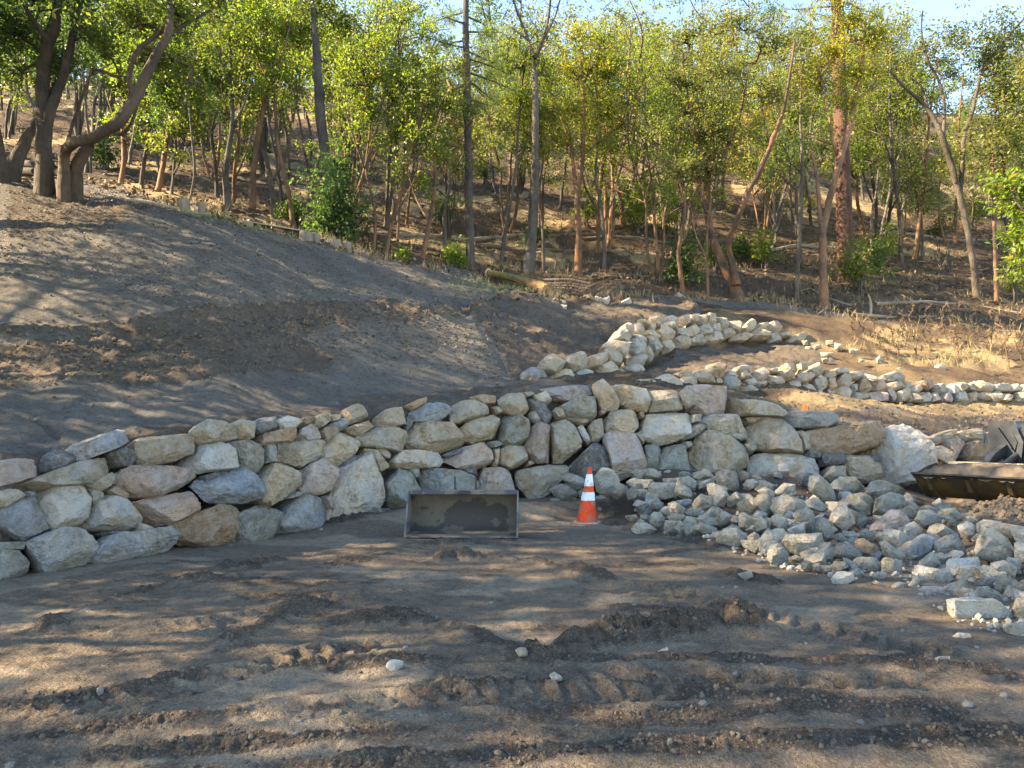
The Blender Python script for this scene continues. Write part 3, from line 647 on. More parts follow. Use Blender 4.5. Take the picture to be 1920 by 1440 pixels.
def build_wall(name, label, group_stones, dfun, nfun, backf, rounds=3, extra=0.0, bulge=0.19, amp=0.042, grow=1.07):
    cs = [np.mean(p, 0) for _, p in group_stones]; mid = P(*np.mean(cs, 0), dfun(*np.mean(cs, 0))); w = thing(name, label, 'stone wall', (0, 0, 0))
    w.location = (mid[0], mid[1], 0)
    out = []
    for i, (c, poly) in enumerate(group_stones):
        ctr = np.mean(poly, 0); d0 = float(dfun(*ctr)) + extra
        n = np.array(nfun(*ctr)); pts = []
        rr = random.Random(i * 13 + 5); jit = rr.uniform(-.05, .07)
        C = P(ctr[0], ctr[1], d0 - jit)
        for (x, y) in poly:                                      # outline laid onto the stone's own face plane
            ray = P(x, y, 1.0) - np.array([0, 0, CAMZ]); t = np.dot(C - np.array([0, 0, CAMZ]), n) / np.dot(ray, n); t = np.clip(t, d0 * 0.93, d0 * 1.07)
            pts.append(np.array([0, 0, CAMZ]) + ray * t)
        ar = np.ptp(np.array(pts), 0); sz = max(0.12, float(np.sqrt(max(ar[0], .05) * max(ar[2], .05))))
        o = rock_obj('stone', pts, n, backf(sz), bulge, 100 + i + len(name) * 31, c, rounds, None, grow, amp)
        o.parent = w; o.matrix_parent_inverse = w.matrix_world.inverted() if False else o.matrix_parent_inverse
        o.location = Vector(o.location) - Vector(w.location)
        out.append(o)
    return w
def n_main(px, row):                                             # outward normal of the front wall at a bearing
    e = 15.0; a = np.array([(px - e - CX) / F * db(px - e), db(px - e)]); b = np.array([(px + e - CX) / F * db(px + e), db(px + e)])
    t = (b - a) / np.linalg.norm(b - a)
    if 1740 < px < 1780: t = np.array([1, 0.2]) / math.hypot(1, .2)
    n = np.array([t[1], -t[0], 0.24]); return n / np.linalg.norm(n)
front_wall = build_wall('boulder_wall', 'tall front retaining wall of big tan, pink and grey boulders behind the steel bucket', WALL_A + WALL_B + WALL_C + WALL_D, wall_d, n_main, lambda s: min(0.75, 0.30 + 0.6 * s))

WALL_2 = parse("""
b 0,115 90,110 140,140 130,170 0,165
b 110,110 170,75 250,85 285,140 270,175 180,170
b 245,70 320,50 370,80 370,100 290,100
b 290,100 370,100 400,150 340,160 280,140
b 370,60 440,45 510,90 510,125 420,125 370,95
o 465,20 540,0 595,20 590,70 540,95 490,75
b 210,160 270,160 270,205 220,195
b 510,110 560,100 560,135 520,135
g 565,100 600,80 640,100 690,130 680,170 610,180 575,160
l 600,55 650,50 650,85 600,80
q 655,30 700,15 750,20 760,50 660,55
b 660,60 740,50 770,90 700,100
l 720,110 770,95 800,140 750,150
p 770,45 840,35 860,70 850,110 790,110
q 680,160 750,150 830,195 700,200
b 780,120 850,110 860,150 810,160
q 770,160 820,155 845,205 800,200
b 850,45 930,30 940,60 870,65
b 865,85 970,95 980,130 920,150 880,130
o 940,60 1000,50 1050,60 1050,100 990,115 950,90
b 975,15 1040,10 1070,50 1060,70 1000,45
o 1075,10 1120,5 1135,40 1090,60
b 1055,95 1090,70 1180,70 1180,110 1130,130 1070,125
b 1140,30 1200,5 1240,5 1250,80 1200,90 1160,60
b 970,150 1040,115 1090,130 1100,170 1030,190
b 845,190 880,160 930,170 940,225 860,215
q 920,160 980,165 1010,230 950,230
q 1015,195 1110,185 1115,240 1030,240
b 1105,150 1140,130 1190,180 1180,230 1130,235
b 1180,120 1220,90 1270,100 1280,170 1220,185 1190,160
l 1190,200 1220,180 1255,215 1250,240 1190,240
b 1260,50 1320,45 1325,90 1265,95
o 1280,100 1320,110 1330,160 1290,180 1280,150
p 1265,180 1310,200 1315,240 1270,235
""", (1200, 680), 3.6) + parse("""
b 270,60 300,45 380,45 400,75 300,85
b 300,110 340,85 405,95 410,150 390,190 310,180
b 275,225 330,190 400,195 400,260 360,295 300,285
b 405,70 490,75 495,120 415,130
q 405,170 450,170 460,215 430,230
o 450,150 500,120 570,150 575,210 540,240 470,210
l 500,80 590,100 620,130 570,145 510,110
p 580,150 640,130 690,160 690,210 640,225 580,200
q 410,240 450,230 560,240 560,300 420,290
p 570,220 700,240 715,290 570,300
p 680,200 730,185 765,260 750,300 710,260
q 670,100 750,75 820,100 830,140 700,150
b 720,160 800,150 835,190 760,220
b 810,150 860,145 890,190 840,210
b 770,240 850,210 890,230 880,290 800,300
b 885,180 950,170 980,210 930,240 890,220
b 880,250 920,240 970,300 890,300
o 940,150 1060,140 1070,190 1030,215 975,190
l 945,260 1010,225 1050,240 1045,300 980,305
p 1050,240 1090,230 1130,290 1060,305
q 1060,190 1120,165 1170,190 1170,240 1110,240
p 1115,255 1180,240 1245,290 1200,310 1130,300
l 1180,190 1220,165 1260,200 1250,235 1200,245
o 1240,160 1320,150 1335,200 1280,220
q 1240,240 1300,225 1350,250 1340,295 1260,300
b 1330,165 1400,170 1410,220 1335,210
o 1350,240 1400,230 1435,290 1370,300
b 1400,150 1480,145 1540,170 1535,225 1430,210
b 1420,240 1500,230 1540,300 1440,280
b 1510,250 1580,225 1615,290 1560,310
b 1545,170 1660,165 1680,220 1560,225
b 1590,240 1700,245 1725,270 1650,305 1600,290
b 1665,180 1740,165 1755,220 1690,230
b 1700,290 1760,285 1740,310
b 1760,170 1850,165 1860,225 1770,230
q 1740,235 1850,235 1860,300 1760,300
b 1870,170 1980,175 1980,300 1870,300
""", (1500, 680), 4.2357)
WALL_3 = parse("""
g 470,1260 530,1225 620,1230 650,1270 640,1300 490,1310
b 600,1180 650,1130 700,1125 750,1170 720,1230 660,1250 610,1220
b 655,1290 760,1220 850,1285 800,1305
b 750,1160 860,1120 910,1160 910,1220 820,1230 770,1210
g 820,1250 900,1230 940,1245 940,1285 860,1285
b 900,1150 1030,1115 1050,1160 1000,1200 920,1205
b 960,1220 1040,1175 1110,1220 1125,1285 1000,1290
b 990,1105 1090,1085 1150,1110 1140,1170 1080,1190 1040,1150
b 1020,1070 1080,1035 1180,1060 1200,1090 1160,1140 1120,1090
b 1070,1020 1110,970 1160,955 1195,1010 1180,1045
b 1140,945 1190,915 1225,950 1215,1000 1180,990
q 1110,1230 1160,1225 1180,1270 1130,1285
w 1140,1210 1220,1190 1290,1220 1310,1265 1200,1270
q 1180,1150 1260,1120 1300,1160 1280,1200 1190,1190
q 1185,1040 1240,1020 1300,1060 1295,1110 1240,1130 1195,1090
q 1200,1000 1260,990 1310,1040 1300,1070
b 1225,930 1260,920 1290,960 1270,1000 1230,970
b 1245,905 1290,895 1340,920 1330,930
b 1285,975 1350,965 1400,1000 1380,1030 1310,1010
b 1340,880 1400,870 1415,905 1390,930 1350,910
b 1320,930 1370,930 1370,960 1330,960
b 1380,950 1420,935 1490,980 1490,1015 1420,1030 1390,1000
q 1310,1020 1360,1010 1430,1100 1380,1125 1330,1080
q 1290,1090 1330,1070 1360,1150 1320,1170 1290,1130
b 1420,880 1480,865 1535,890 1520,910 1430,915
b 1420,920 1500,905 1500,940 1440,950
b 1390,1050 1480,1030 1490,1100 1430,1110
b 1480,1030 1560,1000 1605,1020 1600,1070 1500,1085
q 1490,960 1570,945 1590,1000 1510,1005
b 1535,880 1590,860 1610,900 1570,930
b 1600,865 1660,860 1660,910 1610,920
b 1570,960 1640,920 1670,960 1640,1000 1590,1000
q 1605,1020 1680,1000 1705,1050 1620,1060
b 1660,870 1710,870 1715,920 1665,915
b 1720,860 1770,860 1775,920 1720,915
q 1670,930 1730,930 1740,980 1680,990
b 1690,1010 1770,1000 1785,1045 1710,1050
b 1740,930 1800,925 1800,975 1745,970
""", (850, 350), 3.6) + parse("""
b 35,700 75,695 80,740 35,745
b 75,695 110,690 125,730 80,745
q 30,760 90,750 100,795 40,800
b 95,755 140,745 155,785 110,790
b 125,710 170,705 195,755 160,785
b 195,735 230,720 265,745 250,785 205,770
q 100,790 150,785 165,830 120,835
q 60,815 115,810 135,840 70,850
b 160,780 220,770 230,800 170,820
b 215,800 290,790 320,810 300,840 215,830
b 265,770 310,730 345,740 340,775 300,785
b 345,745 405,735 410,770 360,770
b 325,790 370,770 415,790 410,820 340,815
b 405,745 450,735 490,760 480,785 420,780
q 410,800 460,790 485,830 430,840
q 470,790 530,785 535,810 490,810
b 510,830 600,790 650,815 580,850 530,850
""", (1300, 350), 2.9032)
W2X = [1190, 1300, 1450, 1600, 1750, 1900, 2100]; W2D = [16.3, 17.3, 18.3, 19.3, 20.0, 20.5, 20.8]
def d2(px, row): s = (HZ - row) / F; return (np.interp(px, W2X, W2D) - 0.25 * 0.6) / (1 - 0.25 * s)
def n2(px, row): n = np.array([0.22, -1, 0.25]); return n / np.linalg.norm(n)
W3X = [975, 1060, 1130, 1180, 1220, 1300, 1400, 1500, 1540]; W3D = [16.6, 17.4, 18.0, 18.8, 19.6, 21.4, 22.6, 23.5, 24.0]
def d3(px, row): s = (HZ - row) / F; return (np.interp(px, W3X, W3D) - 0.45 * 1.6) / (1 - 0.45 * s)
def n3(px, row): n = np.array([0.35, -1, 0.4]); return n / np.linalg.norm(n)
build_wall('boulder_wall', 'low second terrace wall of small tan boulders above the wheel-tracked terrace', WALL_2, d2, n2, lambda s: 0.35 + 0.4 * s, 2, 0, 0.2, 0.04, 1.2)
build_wall('boulder_wall', 'third and highest terrace wall of tan boulders curving below the woods', WALL_3, d3, n3, lambda s: 0.4 + 0.4 * s, 2, 0, 0.25, 0.04, 1.2)

# ------------------------------------------------------------------ the loose pile: every rock a thing of its own
PILE = parse("""
q -20,200 40,135 110,160 145,220 140,270 100,320 60,325 0,290
n 90,290 140,240 200,260 210,300 130,345 95,330
n 190,230 250,205 310,220 330,280 270,300 200,260
n 260,215 380,215 370,270 290,295
n 210,170 260,140 320,165 300,205 230,205
q 310,150 380,140 430,170 420,215 330,215
n 190,300 230,270 280,290 270,335 210,345
q 350,270 370,240 520,240 535,290 520,340 440,360 360,320
n 440,205 540,205 540,235 450,240
q 545,205 620,195 680,240 670,290 600,260 545,250
n 550,170 600,150 640,180 640,200 560,195
b 640,170 690,155 730,190 700,225 650,205
n 690,230 780,205 790,240 740,260 690,275
n 800,170 860,150 930,165 950,240 945,290 870,280 810,240
n 530,260 590,255 660,310 650,350 580,345 530,310
l 740,250 790,240 880,280 890,320 850,390 800,400 760,330
n 640,370 700,310 760,330 780,380 720,430 670,420
u 530,360 640,345 640,380 590,400
b 490,375 530,365 595,410 580,445 500,430
n 360,370 400,350 445,370 440,410 380,430
d 270,400 330,375 365,400 355,460 290,470 265,440
q 420,420 465,390 490,430 480,470 440,450
n 590,430 640,400 690,425 685,465 620,460
q 350,470 380,435 430,440 450,480 430,530 370,540 350,500
b 185,460 260,450 275,480 240,505 200,480
l 225,545 270,505 340,510 395,550 370,575 260,575
q 270,490 300,475 330,505 280,510
q 450,560 460,480 520,490 560,530 500,560 470,575
b 475,465 520,440 600,460 570,500 500,490
q 560,510 600,465 660,470 690,510 640,545 590,540
n 720,450 790,380 850,420 830,450 760,500 720,480
q 800,460 850,430 910,450 890,500 830,520 800,490
q 640,530 700,505 800,540 810,570 720,570
n 880,340 940,295 980,320 960,370 910,410 880,380
n 950,170 990,155 1045,190 1040,215 960,230
b 1050,190 1080,175 1110,210 1060,220
n 980,240 1060,235 1080,260 1010,290
n 1060,280 1120,220 1190,250 1180,290 1100,290
q 1085,290 1130,260 1195,300 1190,340 1120,330
q 1200,290 1260,240 1330,250 1330,290 1260,320 1210,310
q 1040,350 1080,315 1150,320 1175,380 1180,430 1150,450 1080,420
q 1165,400 1200,350 1260,310 1390,360 1400,390 1320,430 1290,470 1200,440
b 955,470 980,425 1060,490 1050,540 1000,560 960,540
o 940,380 1000,340 1060,400 1040,440 950,450
q 1045,450 1080,425 1120,450 1090,480 1050,480
b 1060,510 1110,465 1160,510 1150,550 1080,560
q 1180,470 1220,440 1300,500 1290,545 1230,550 1190,520
n 810,600 860,550 950,545 1005,590 1000,650 940,690 870,690 820,650
q 870,540 910,515 960,535 950,555
n 1015,600 1060,570 1110,600 1090,660 1040,670
q 1080,640 1140,570 1240,545 1285,590 1250,650 1190,690 1130,720 1100,690
n 1140,700 1180,680 1260,675 1290,720 1270,790 1190,800 1150,750
q 1255,640 1280,590 1400,590 1500,580 1525,630 1450,720 1400,740 1290,690
n 1290,740 1340,725 1400,750 1370,775 1300,770
n 1375,770 1420,755 1460,770 1450,820 1380,820
q 1320,450 1350,400 1400,395 1450,430 1465,500 1460,570 1400,580 1360,510
l 1275,555 1390,505 1395,580 1300,590
n 1475,480 1520,470 1600,560 1600,610 1540,630 1480,560
n 1400,380 1460,350 1500,340 1570,410 1540,440 1450,410
q 1430,260 1440,200 1490,180 1560,240 1620,340 1610,390 1530,370 1440,300
d 1335,190 1380,165 1470,175 1430,210 1420,260 1370,240
q 1510,190 1590,120 1640,140 1690,190 1640,200 1570,230
n 1570,250 1640,200 1740,200 1790,260 1780,300 1650,320
""", (1120, 840), 3.6) + parse("""
n 745,150 770,90 840,70 980,130 1000,170 900,180 800,200
q 785,280 800,200 900,160 980,180 995,240 900,280 800,330
n 550,220 600,180 700,160 770,190 775,300 740,320 640,270
p 750,390 900,280 960,285 1025,350 1000,400 870,460 790,440
l 490,340 520,270 600,250 650,330 660,400 600,430 510,370
q 600,270 680,270 775,360 720,420 660,380
n 970,270 1030,245 1085,290 1060,335 1000,335
n 1095,260 1160,240 1235,280 1230,310 1150,290
q 1070,340 1100,280 1170,280 1270,340 1230,390 1130,400
n 1230,270 1320,265 1400,320 1390,345 1290,340
q 1180,230 1230,195 1280,240 1220,260
l 990,430 1000,380 1060,355 1130,410 1110,440 1040,480
q 850,470 860,410 950,405 1040,480 1000,580 940,560 880,520
g 1010,570 1040,490 1120,435 1190,470 1180,540 1080,640 1020,620
q 1130,420 1170,370 1250,365 1345,440 1340,465 1220,450
n 1200,490 1260,450 1340,460 1400,520 1410,600 1300,620 1270,650 1220,620
w 1280,630 1300,610 1480,600 1510,690 1500,740 1420,750 1290,720
l 1350,380 1420,350 1490,400 1460,465 1380,460
l 1440,520 1500,430 1580,400 1680,470 1740,560 1720,620 1600,580 1480,570
b 1550,390 1620,360 1850,400 1850,490 1700,490 1620,420
n 1480,600 1520,530 1700,520 1735,580 1720,630 1640,640 1560,610
q 1740,500 1860,490 1860,640 1740,630
q 1240,840 1290,780 1390,745 1460,830 1400,880 1280,900
q 1080,780 1200,690 1290,665 1310,740 1250,800 1110,810
n 1435,860 1480,800 1560,795 1680,870 1690,910 1600,880
n 1480,760 1530,725 1620,740 1600,800 1500,800
q 1580,760 1650,730 1740,750 1770,780 1690,850 1640,820
q 1570,620 1640,605 1740,660 1760,740 1640,720 1590,680
n 1700,860 1740,790 1800,750 1900,760 1900,900 1730,920
l 1250,960 1290,890 1420,870 1650,890 1740,940 1730,1040 1620,1115 1480,1080 1290,1040
q 1740,940 1800,910 1900,930 1900,1030 1740,1035
q 1650,1080 1690,1045 1830,1035 1950,1060 1950,1180 1830,1190 1700,1150
w 1305,1140 1350,1105 1430,1110 1455,1150 1400,1170 1330,1165
n 835,620 870,595 970,620 970,690 920,720 850,680
q 650,640 670,595 780,600 830,650 800,700 720,705
n 500,660 520,620 600,625 610,660 540,685
l 495,720 540,690 640,700 655,760 600,800 520,780
n 620,690 670,680 720,710 690,740 650,740
q 775,710 820,690 880,700 870,740 790,745
q 765,770 800,750 850,780 830,795
q 900,785 950,760 1010,770 1000,815 930,810
n 1015,770 1060,715 1120,740 1080,810 1020,810
o 660,480 720,470 830,540 840,590 740,590 670,550
q 830,500 870,490 1000,590 1000,650 900,610 850,570
n 520,580 540,510 600,490 700,550 720,580 600,600
n 400,560 430,500 490,500 520,570 500,610 410,620
n 370,640 420,635 440,690 390,700
q 450,650 490,645 495,690 450,690
n 680,420 740,405 790,460 770,500 700,450
n 580,430 650,415 680,470 640,500
n 500,450 560,430 600,470 560,500
q 1065,690 1100,620 1180,560 1230,640 1180,680 1090,710
n 1240,310 1300,310 1370,370 1330,390
n 1410,320 1470,315 1490,350 1430,365
""", (1420, 880), 3.6)
LOOSE = parse("""
n 835,920 900,920 915,960 890,990 840,985
n 835,860 870,815 950,815 1015,880 1000,920 900,930
n 920,770 960,745 1070,790 1060,830 1000,860 940,820
q 970,920 1000,905 1030,940 1010,965
n 1020,870 1060,840 1060,900 1030,910
q 1140,900 1200,890 1270,960 1240,990 1160,990 1140,940
n 1250,1010 1320,980 1360,1010 1330,1040 1250,1030
n 1145,990 1180,965 1195,1020 1160,1040
""", (800, 680), 3.6) + parse("""
q 950,850 1040,825 1060,870 1000,895
""", (1120, 840), 3.6)
SHAPE = lambda w, h: 'long flat' if w > 1.75 * h else ('upright' if h > 1.2 * w else ('blocky' if w > 1.3 * h else 'rounded'))
CWORD = {'b': 'tan', 'l': 'pale grey', 'g': 'speckled grey', 'd': 'dark grey', 'p': 'pinkish', 'o': 'brown', 'n': 'greenish grey', 'u': 'bluish grey', 'q': 'grey', 'w': 'whitish'}
ORD = ['', 'second ', 'third ', 'fourth ', 'fifth ', 'sixth ', 'seventh ', 'eighth ', 'ninth ', 'tenth ', 'eleventh ', 'twelfth ']
PEND = []                                                      # (object, base label, view px): made unique at the end
def unique_labels(pend):
    by = {}
    for o, lab, px in pend: by.setdefault(lab, []).append((px, o))
    for lab, L in by.items():
        L.sort(key=lambda t: t[0])
        for k, (px, o) in enumerate(L):
            o['label'] = lab if len(L) == 1 else (f'{lab}, leftmost one' if k == 0 else (f'{lab}, rightmost one' if k == len(L) - 1 else f'{lab}, {ORD[k] if k < len(ORD) else str(k + 1) + "th "}from left'))
def where(px, row):
    fr = np.interp(px, PFX, PFR); br = np.interp(px, PBX, PBR); t = (fr - row) / (fr - br)
    if px < 1210: return 'just right of the traffic cone'
    if px > 1730 and row > 1130: return 'at the pile right corner'
    if px > 1690 and t > .7: return 'below the loader bucket'
    if t > .72: return 'at the back of the pile'
    if t < .28: return 'along the pile front edge'
    return 'in the pile middle' if px < 1560 else 'in the pile right half'
def view_rock(c, poly, d, seed, name='rock', rounds=2):
    ctr = np.mean(poly, 0); C = P(ctr[0], ctr[1], d); v = np.array([0, 0, CAMZ]) - C; v /= np.linalg.norm(v)
    n = v + np.array([random.Random(seed).uniform(-.2, .2), 0, 0.25]); n /= np.linalg.norm(n)
    pts = [P(x, y, d) for x, y in poly]; a = np.ptp(np.array(pts), 0); s = math.sqrt(max(a[0], .04) * max(a[2], .04))
    return rock_obj(name, pts, v, s * 0.62, 0.26, seed, c, rounds, None, 1.12, 0.036, 0.08, (.5, .85))
for i, (c, poly) in enumerate(PILE):
    x, y = np.mean(poly, 0); d = float(pile_d(x, y))
    if y + 8 > np.interp(x, PFX, PFR) - 22: d = min(d, CAMZ * F / (max(p[1] for p in poly) - HZ) + 0.1)
    w = np.ptp([p[0] for p in poly]); h = np.ptp([p[1] for p in poly])
    o = view_rock(c, poly, d, 900 + i, rounds=3)
    sz = 'big' if w > 62 else ('small' if w < 30 else 'medium')
    lab = f'{sz} {CWORD[c]} {SHAPE(w, h)} rock {where(x, y)}'
    if i == 92: pass
    tag(o, None, 'rock', 'rocks of the loose pile'); PEND.append((o, lab, x))
for i, (c, poly) in enumerate(LOOSE):
    x, y = np.mean(poly, 0); d = min(CAMZ * F / (max(p[1] for p in poly) - HZ) * 0.985, db(x) - .55)
    o = view_rock(c, poly, d, 1300 + i); w = np.ptp([p[0] for p in poly]); h = np.ptp([p[1] for p in poly])
    lab = f'{CWORD[c]} {SHAPE(w, h)} rock lying on the soil {"left of the cone" if x < 1095 else ("right of the cone" if x < 1250 else "alone in front of the pile")}'
    tag(o, None, 'rock', 'loose rocks on the yard'); PEND.append((o, lab, x))
# smaller rocks filling the heap between the big ones
rr = random.Random(5)
for i in range(120):
    px = rr.uniform(1200, 1800); fr = np.interp(px, PFX, PFR); br = np.interp(px, PBX, PBR); t = rr.uniform(.22, .95); row = fr + (br - fr) * t
    d = float(pile_d(px, row)) + 0.10; c = P(px, row + 9, d); s = rr.uniform(.08, .17)
    o = blob_rock('rock', c, (s * rr.uniform(.9, 1.5), s, s * rr.uniform(.6, 1)), 2000 + i, rr.choice('nnqqqgl'))
    cw = 'pale' if sum(o.color[:3]) > 1.1 else ('dark' if sum(o.color[:3]) < .8 else 'grey'); tag(o, None, 'rock', 'small filler rocks of the loose pile')
    PEND.append((o, f'{"tiny" if s < .125 else "small"} {cw} rock wedged low {where(px, row)}', px))
for i in range(26):
    px = rr.uniform(1740, 2010); fr = np.interp(px, PFX, PFR); br = np.interp(px, PBX, PBR); row = fr + (br - fr) * rr.uniform(.3, .95); d = float(pile_d(px, row)) + .05; s = rr.uniform(.09, .15)
    o = blob_rock('rock', P(px, row + 8, d), (s * rr.uniform(.9, 1.4), s, s * rr.uniform(.7, 1)), 2200 + i, rr.choice('nqqql'), None, 3)
    cw = 'pale' if sum(o.color[:3]) > 1.1 else ('dark' if sum(o.color[:3]) < .8 else 'grey'); tag(o, None, 'rock', 'filler rocks at the right end of the pile')
    PEND.append((o, f'{"little" if s < .12 else "middling"} {cw} rock packed in {where(px, row)}', px))
# stray stones above the walls
STRAY = parse("""
b 635,790 680,755 750,770 765,810 700,820 650,810
o 720,745 760,725 810,760 790,785 740,770
q 680,830 720,795 765,800 760,835 700,845
b 770,790 830,785 830,815 780,820
b 810,755 870,745 900,780 880,800 820,780
b 825,785 875,780 875,810 830,812
b 870,740 910,725 940,740 900,760
w 920,770 960,740 1000,750 1000,800 940,800
l 990,760 1050,740 1060,790 1010,790
b 990,780 1050,775 1055,805 1000,805
w 1080,800 1190,750 1205,770 1200,800 1120,805
q 1490,740 1520,715 1580,760 1560,775 1500,765
""", (850, 350), 3.6)
STRAY2 = parse("""
b 650,860 690,860 700,880 660,885
b 770,850 810,860 800,890 770,885
b 690,900 760,905 750,930 700,925
b 900,935 930,940 930,955 900,955
q 995,935 1015,920 1042,950 1030,968 1000,960
b 1315,975 1350,965 1380,990 1360,1005 1320,1000
b 610,870 640,870 640,890 610,890
b 720,840 760,835 765,860 725,865
b 850,880 900,885 890,915 850,905
b 590,840 620,835 630,860 600,862
q 700,935 735,930 740,950 705,955
b 1095,990 1130,985 1135,1005 1100,1005
""", (1300, 350), 2.9032)
for i, (c, poly) in enumerate(STRAY + STRAY2):
    x = np.mean(poly, 0)[0]; y = np.mean(poly, 0)[1]; bot = max(p[1] for p in poly)
    d = d_at(x, bot, 22.0 if i < 12 else 20.5)
    if i < 12: d = min(d, 25.5 if i < 11 else 28)
    o = view_rock(c, poly, d, 1500 + i); w = np.ptp([p[0] for p in poly]); h = np.ptp([p[1] for p in poly])
    lab = f'{CWORD[c]} {SHAPE(w, h)} rock ' + ('in the heap beside the mossy log' if i < 11 else ('on the earth bank below the woods' if i == 11 else 'scattered right of the terrace walls'))
    tag(o, None, 'rock', 'rocks heaped near the log' if i < 12 else 'rocks scattered on the slope'); PEND.append((o, lab, x))
# ------------------------------------------------------------------ traffic cone
def mud_metal(name, base, mud, stain, thr=0.5, scale=2.3, metal=0.3):
    m, nt, b = new_mat(name); tc = nd(nt, 'ShaderNodeTexCoord'); v = tc.outputs['Object']
    n = ntex(nt, v, scale, 5, 0.5); f = ntex(nt, v, 40, 4, 0.7); g = ntex(nt, v, 9, 6, 0.7)
    c = mixc(nt, ramp(nt, g, 0.40, 0.62), mud, tuple(x * 0.8 for x in mud))
    e = mth(nt, 'ADD', n, mth(nt, 'MULTIPLY', mth(nt, 'SUBTRACT', g, 0.5), 0.12))
    c = mixc(nt, ramp(nt, e, thr, thr + 0.015), c, stain)
    c = mixc(nt, ramp(nt, f, 0.64, 0.70), c, base)
    nt.links.new(c, b.inputs['Base Color']); b.inputs['Roughness'].default_value = 0.75; b.inputs['Specular IOR Level'].default_value = 0.3
    bump(nt, b, g, 0.25, 0.01); return m
M['cone'] = mud_metal('cone_orange', (0.22, 0.10, 0.06), (0.82, 0.07, 0.018), (0.50, 0.13, 0.07), 0.51, 7)
M['cone_white'] = mud_metal('cone_sleeve', (0.30, 0.28, 0.26), (0.78, 0.79, 0.80), (0.50, 0.50, 0.51), 0.57, 9)
M['cone_base'] = flat_mat('cone_base', (0.50, 0.21, 0.15), 0.8, 0.3, 12, c2=(0.38, 0.30, 0.25))
cb = G(1100, 981); cz = zy(cb[0], cb[1]) - 0.01
cone = thing('traffic_cone', 'orange traffic cone with two white bands standing in front of the boulder wall', 'traffic cone', (cb[0], cb[1], cz))
RZ = [(0.035, .172), (0.387, .112), (0.387, .114), (0.522, .0925), (0.617, .077), (0.809, .047), (0.905, .034), (0.922, .026)]
def lathe(z0, z1, off=0.0, cap=False, n=40, flare=False):
    zs = np.linspace(z0, z1, 7); bm = bmesh.new(); rings = []
    for z in zs:
        r = np.interp(z, [a for a, _ in RZ], [b for _, b in RZ]) + off
        rings.append([bm.verts.new((r * math.cos(2 * math.pi * k / n) + 0.055 * z, r * math.sin(2 * math.pi * k / n), z)) for k in range(n)])
    for a, b in zip(rings, rings[1:]):
        for k in range(n): bm.faces.new((a[k], a[(k + 1) % n], b[(k + 1) % n], b[k]))
    if cap:                                                     # hollow tip
        zt_ = zs[-1]; r = np.interp(zt_, [a for a, _ in RZ], [b for _, b in RZ]) * 0.6
        inn = [bm.verts.new((r * math.cos(2 * math.pi * k / n) + 0.055 * zt_, r * math.sin(2 * math.pi * k / n), zt_)) for k in range(n)]
        low = [bm.verts.new((v.co.x, v.co.y, zt_ - 0.12)) for v in inn]
        for k in range(n):
            bm.faces.new((rings[-1][k], rings[-1][(k + 1) % n], inn[(k + 1) % n], inn[k])); bm.faces.new((inn[k], inn[(k + 1) % n], low[(k + 1) % n], low[k]))
    m = MB(); m.bm.free(); m.bm = bm; return m
lathe(0.03, 0.922, 0, True).build('cone_body', M['cone'], cone, True)
for a, b in ((0.387, 0.522), (0.617, 0.809)): lathe(a, b, 0.004).build('reflective_band', M['cone_white'], cone, True)
mb = MB(); bmesh.ops.create_grid
n = 44; rings = []
for r0, z in ((.262, 0.0), (.266, .018), (.25, .034), (.19, .042), (.168, .052)):
    ring = []
    for k in range(n):
        a = 2 * math.pi * k / n + .35; sq = (abs(math.cos(a)) ** 5 + abs(math.sin(a)) ** 5) ** (-1 / 5) if r0 > .2 else 1
        warp = .012 * math.sin(2 * a) * (r0 > .2)
        ring.append(mb.bm.verts.new((r0 * sq * .93 * math.cos(a - .35 + .5), r0 * sq * .93 * math.sin(a - .35 + .5), z + warp)))
    rings.append(ring)
for a, b in zip(rings, rings[1:]):
    for k in range(n): mb.bm.faces.new((a[k], a[(k + 1) % n], b[(k + 1) % n], b[k]))
mb.bm.faces.new(rings[0][::-1]); mb.build('cone_base', M['cone_base'], cone, True)

# ------------------------------------------------------------------ steel bucket lying in front of the wall
M['bucket_in'] = mud_metal('muddy_steel', (0.10, 0.085, 0.07), (0.115, 0.094, 0.07), (0.05, 0.044, 0.037), 0.52, 1.9)
M['bucket_rim'] = mud_metal('dusty_rim', (0.16, 0.15, 0.15), (0.17, 0.15, 0.125), (0.075, 0.075, 0.088), 0.51, 5)
M['black_steel'] = flat_mat('black_steel', (0.022, 0.024, 0.030), 0.5, 0.4, 14, 0.2, 0.1, 0.004, (0.06, 0.058, 0.055))
BK = G(864, 1012); bz = zy(BK[0], BK[1] + 0.2)
bucket = thing('loader_bucket', 'empty dusty steel loader bucket lying open towards the viewer on the soil', 'bucket', (BK[0], BK[1], bz + .01), None, math.radians(-1.5))
W = 1.545
def strip(prof_, th):                                            # closed profile of a bent plate, offset inwards by th
    out = []
    for i, (y, z) in enumerate(prof_):
        a = prof_[max(i - 1, 0)]; b = prof_[min(i + 1, len(prof_) - 1)]; t = Vector((b[0] - a[0], b[1] - a[1])).normalized(); out.append((y - t.y * th, z + t.x * th))
    return prof_ + out[::-1]
prof_b = [(0.0, 0.0), (0.22, 0.0), (0.40, 0.015), (0.50, 0.06), (0.56, 0.13), (0.585, 0.22), (0.575, 0.32), (0.54, 0.42), (0.48, 0.52), (0.42, 0.575)]
MB().prism(strip(prof_b, 0.016), (0, 1, 0), (0, 0, 1), (-W / 2, 0, 0.02), (W, 0, 0)).build('trough', M['bucket_in'], bucket, True, 30)
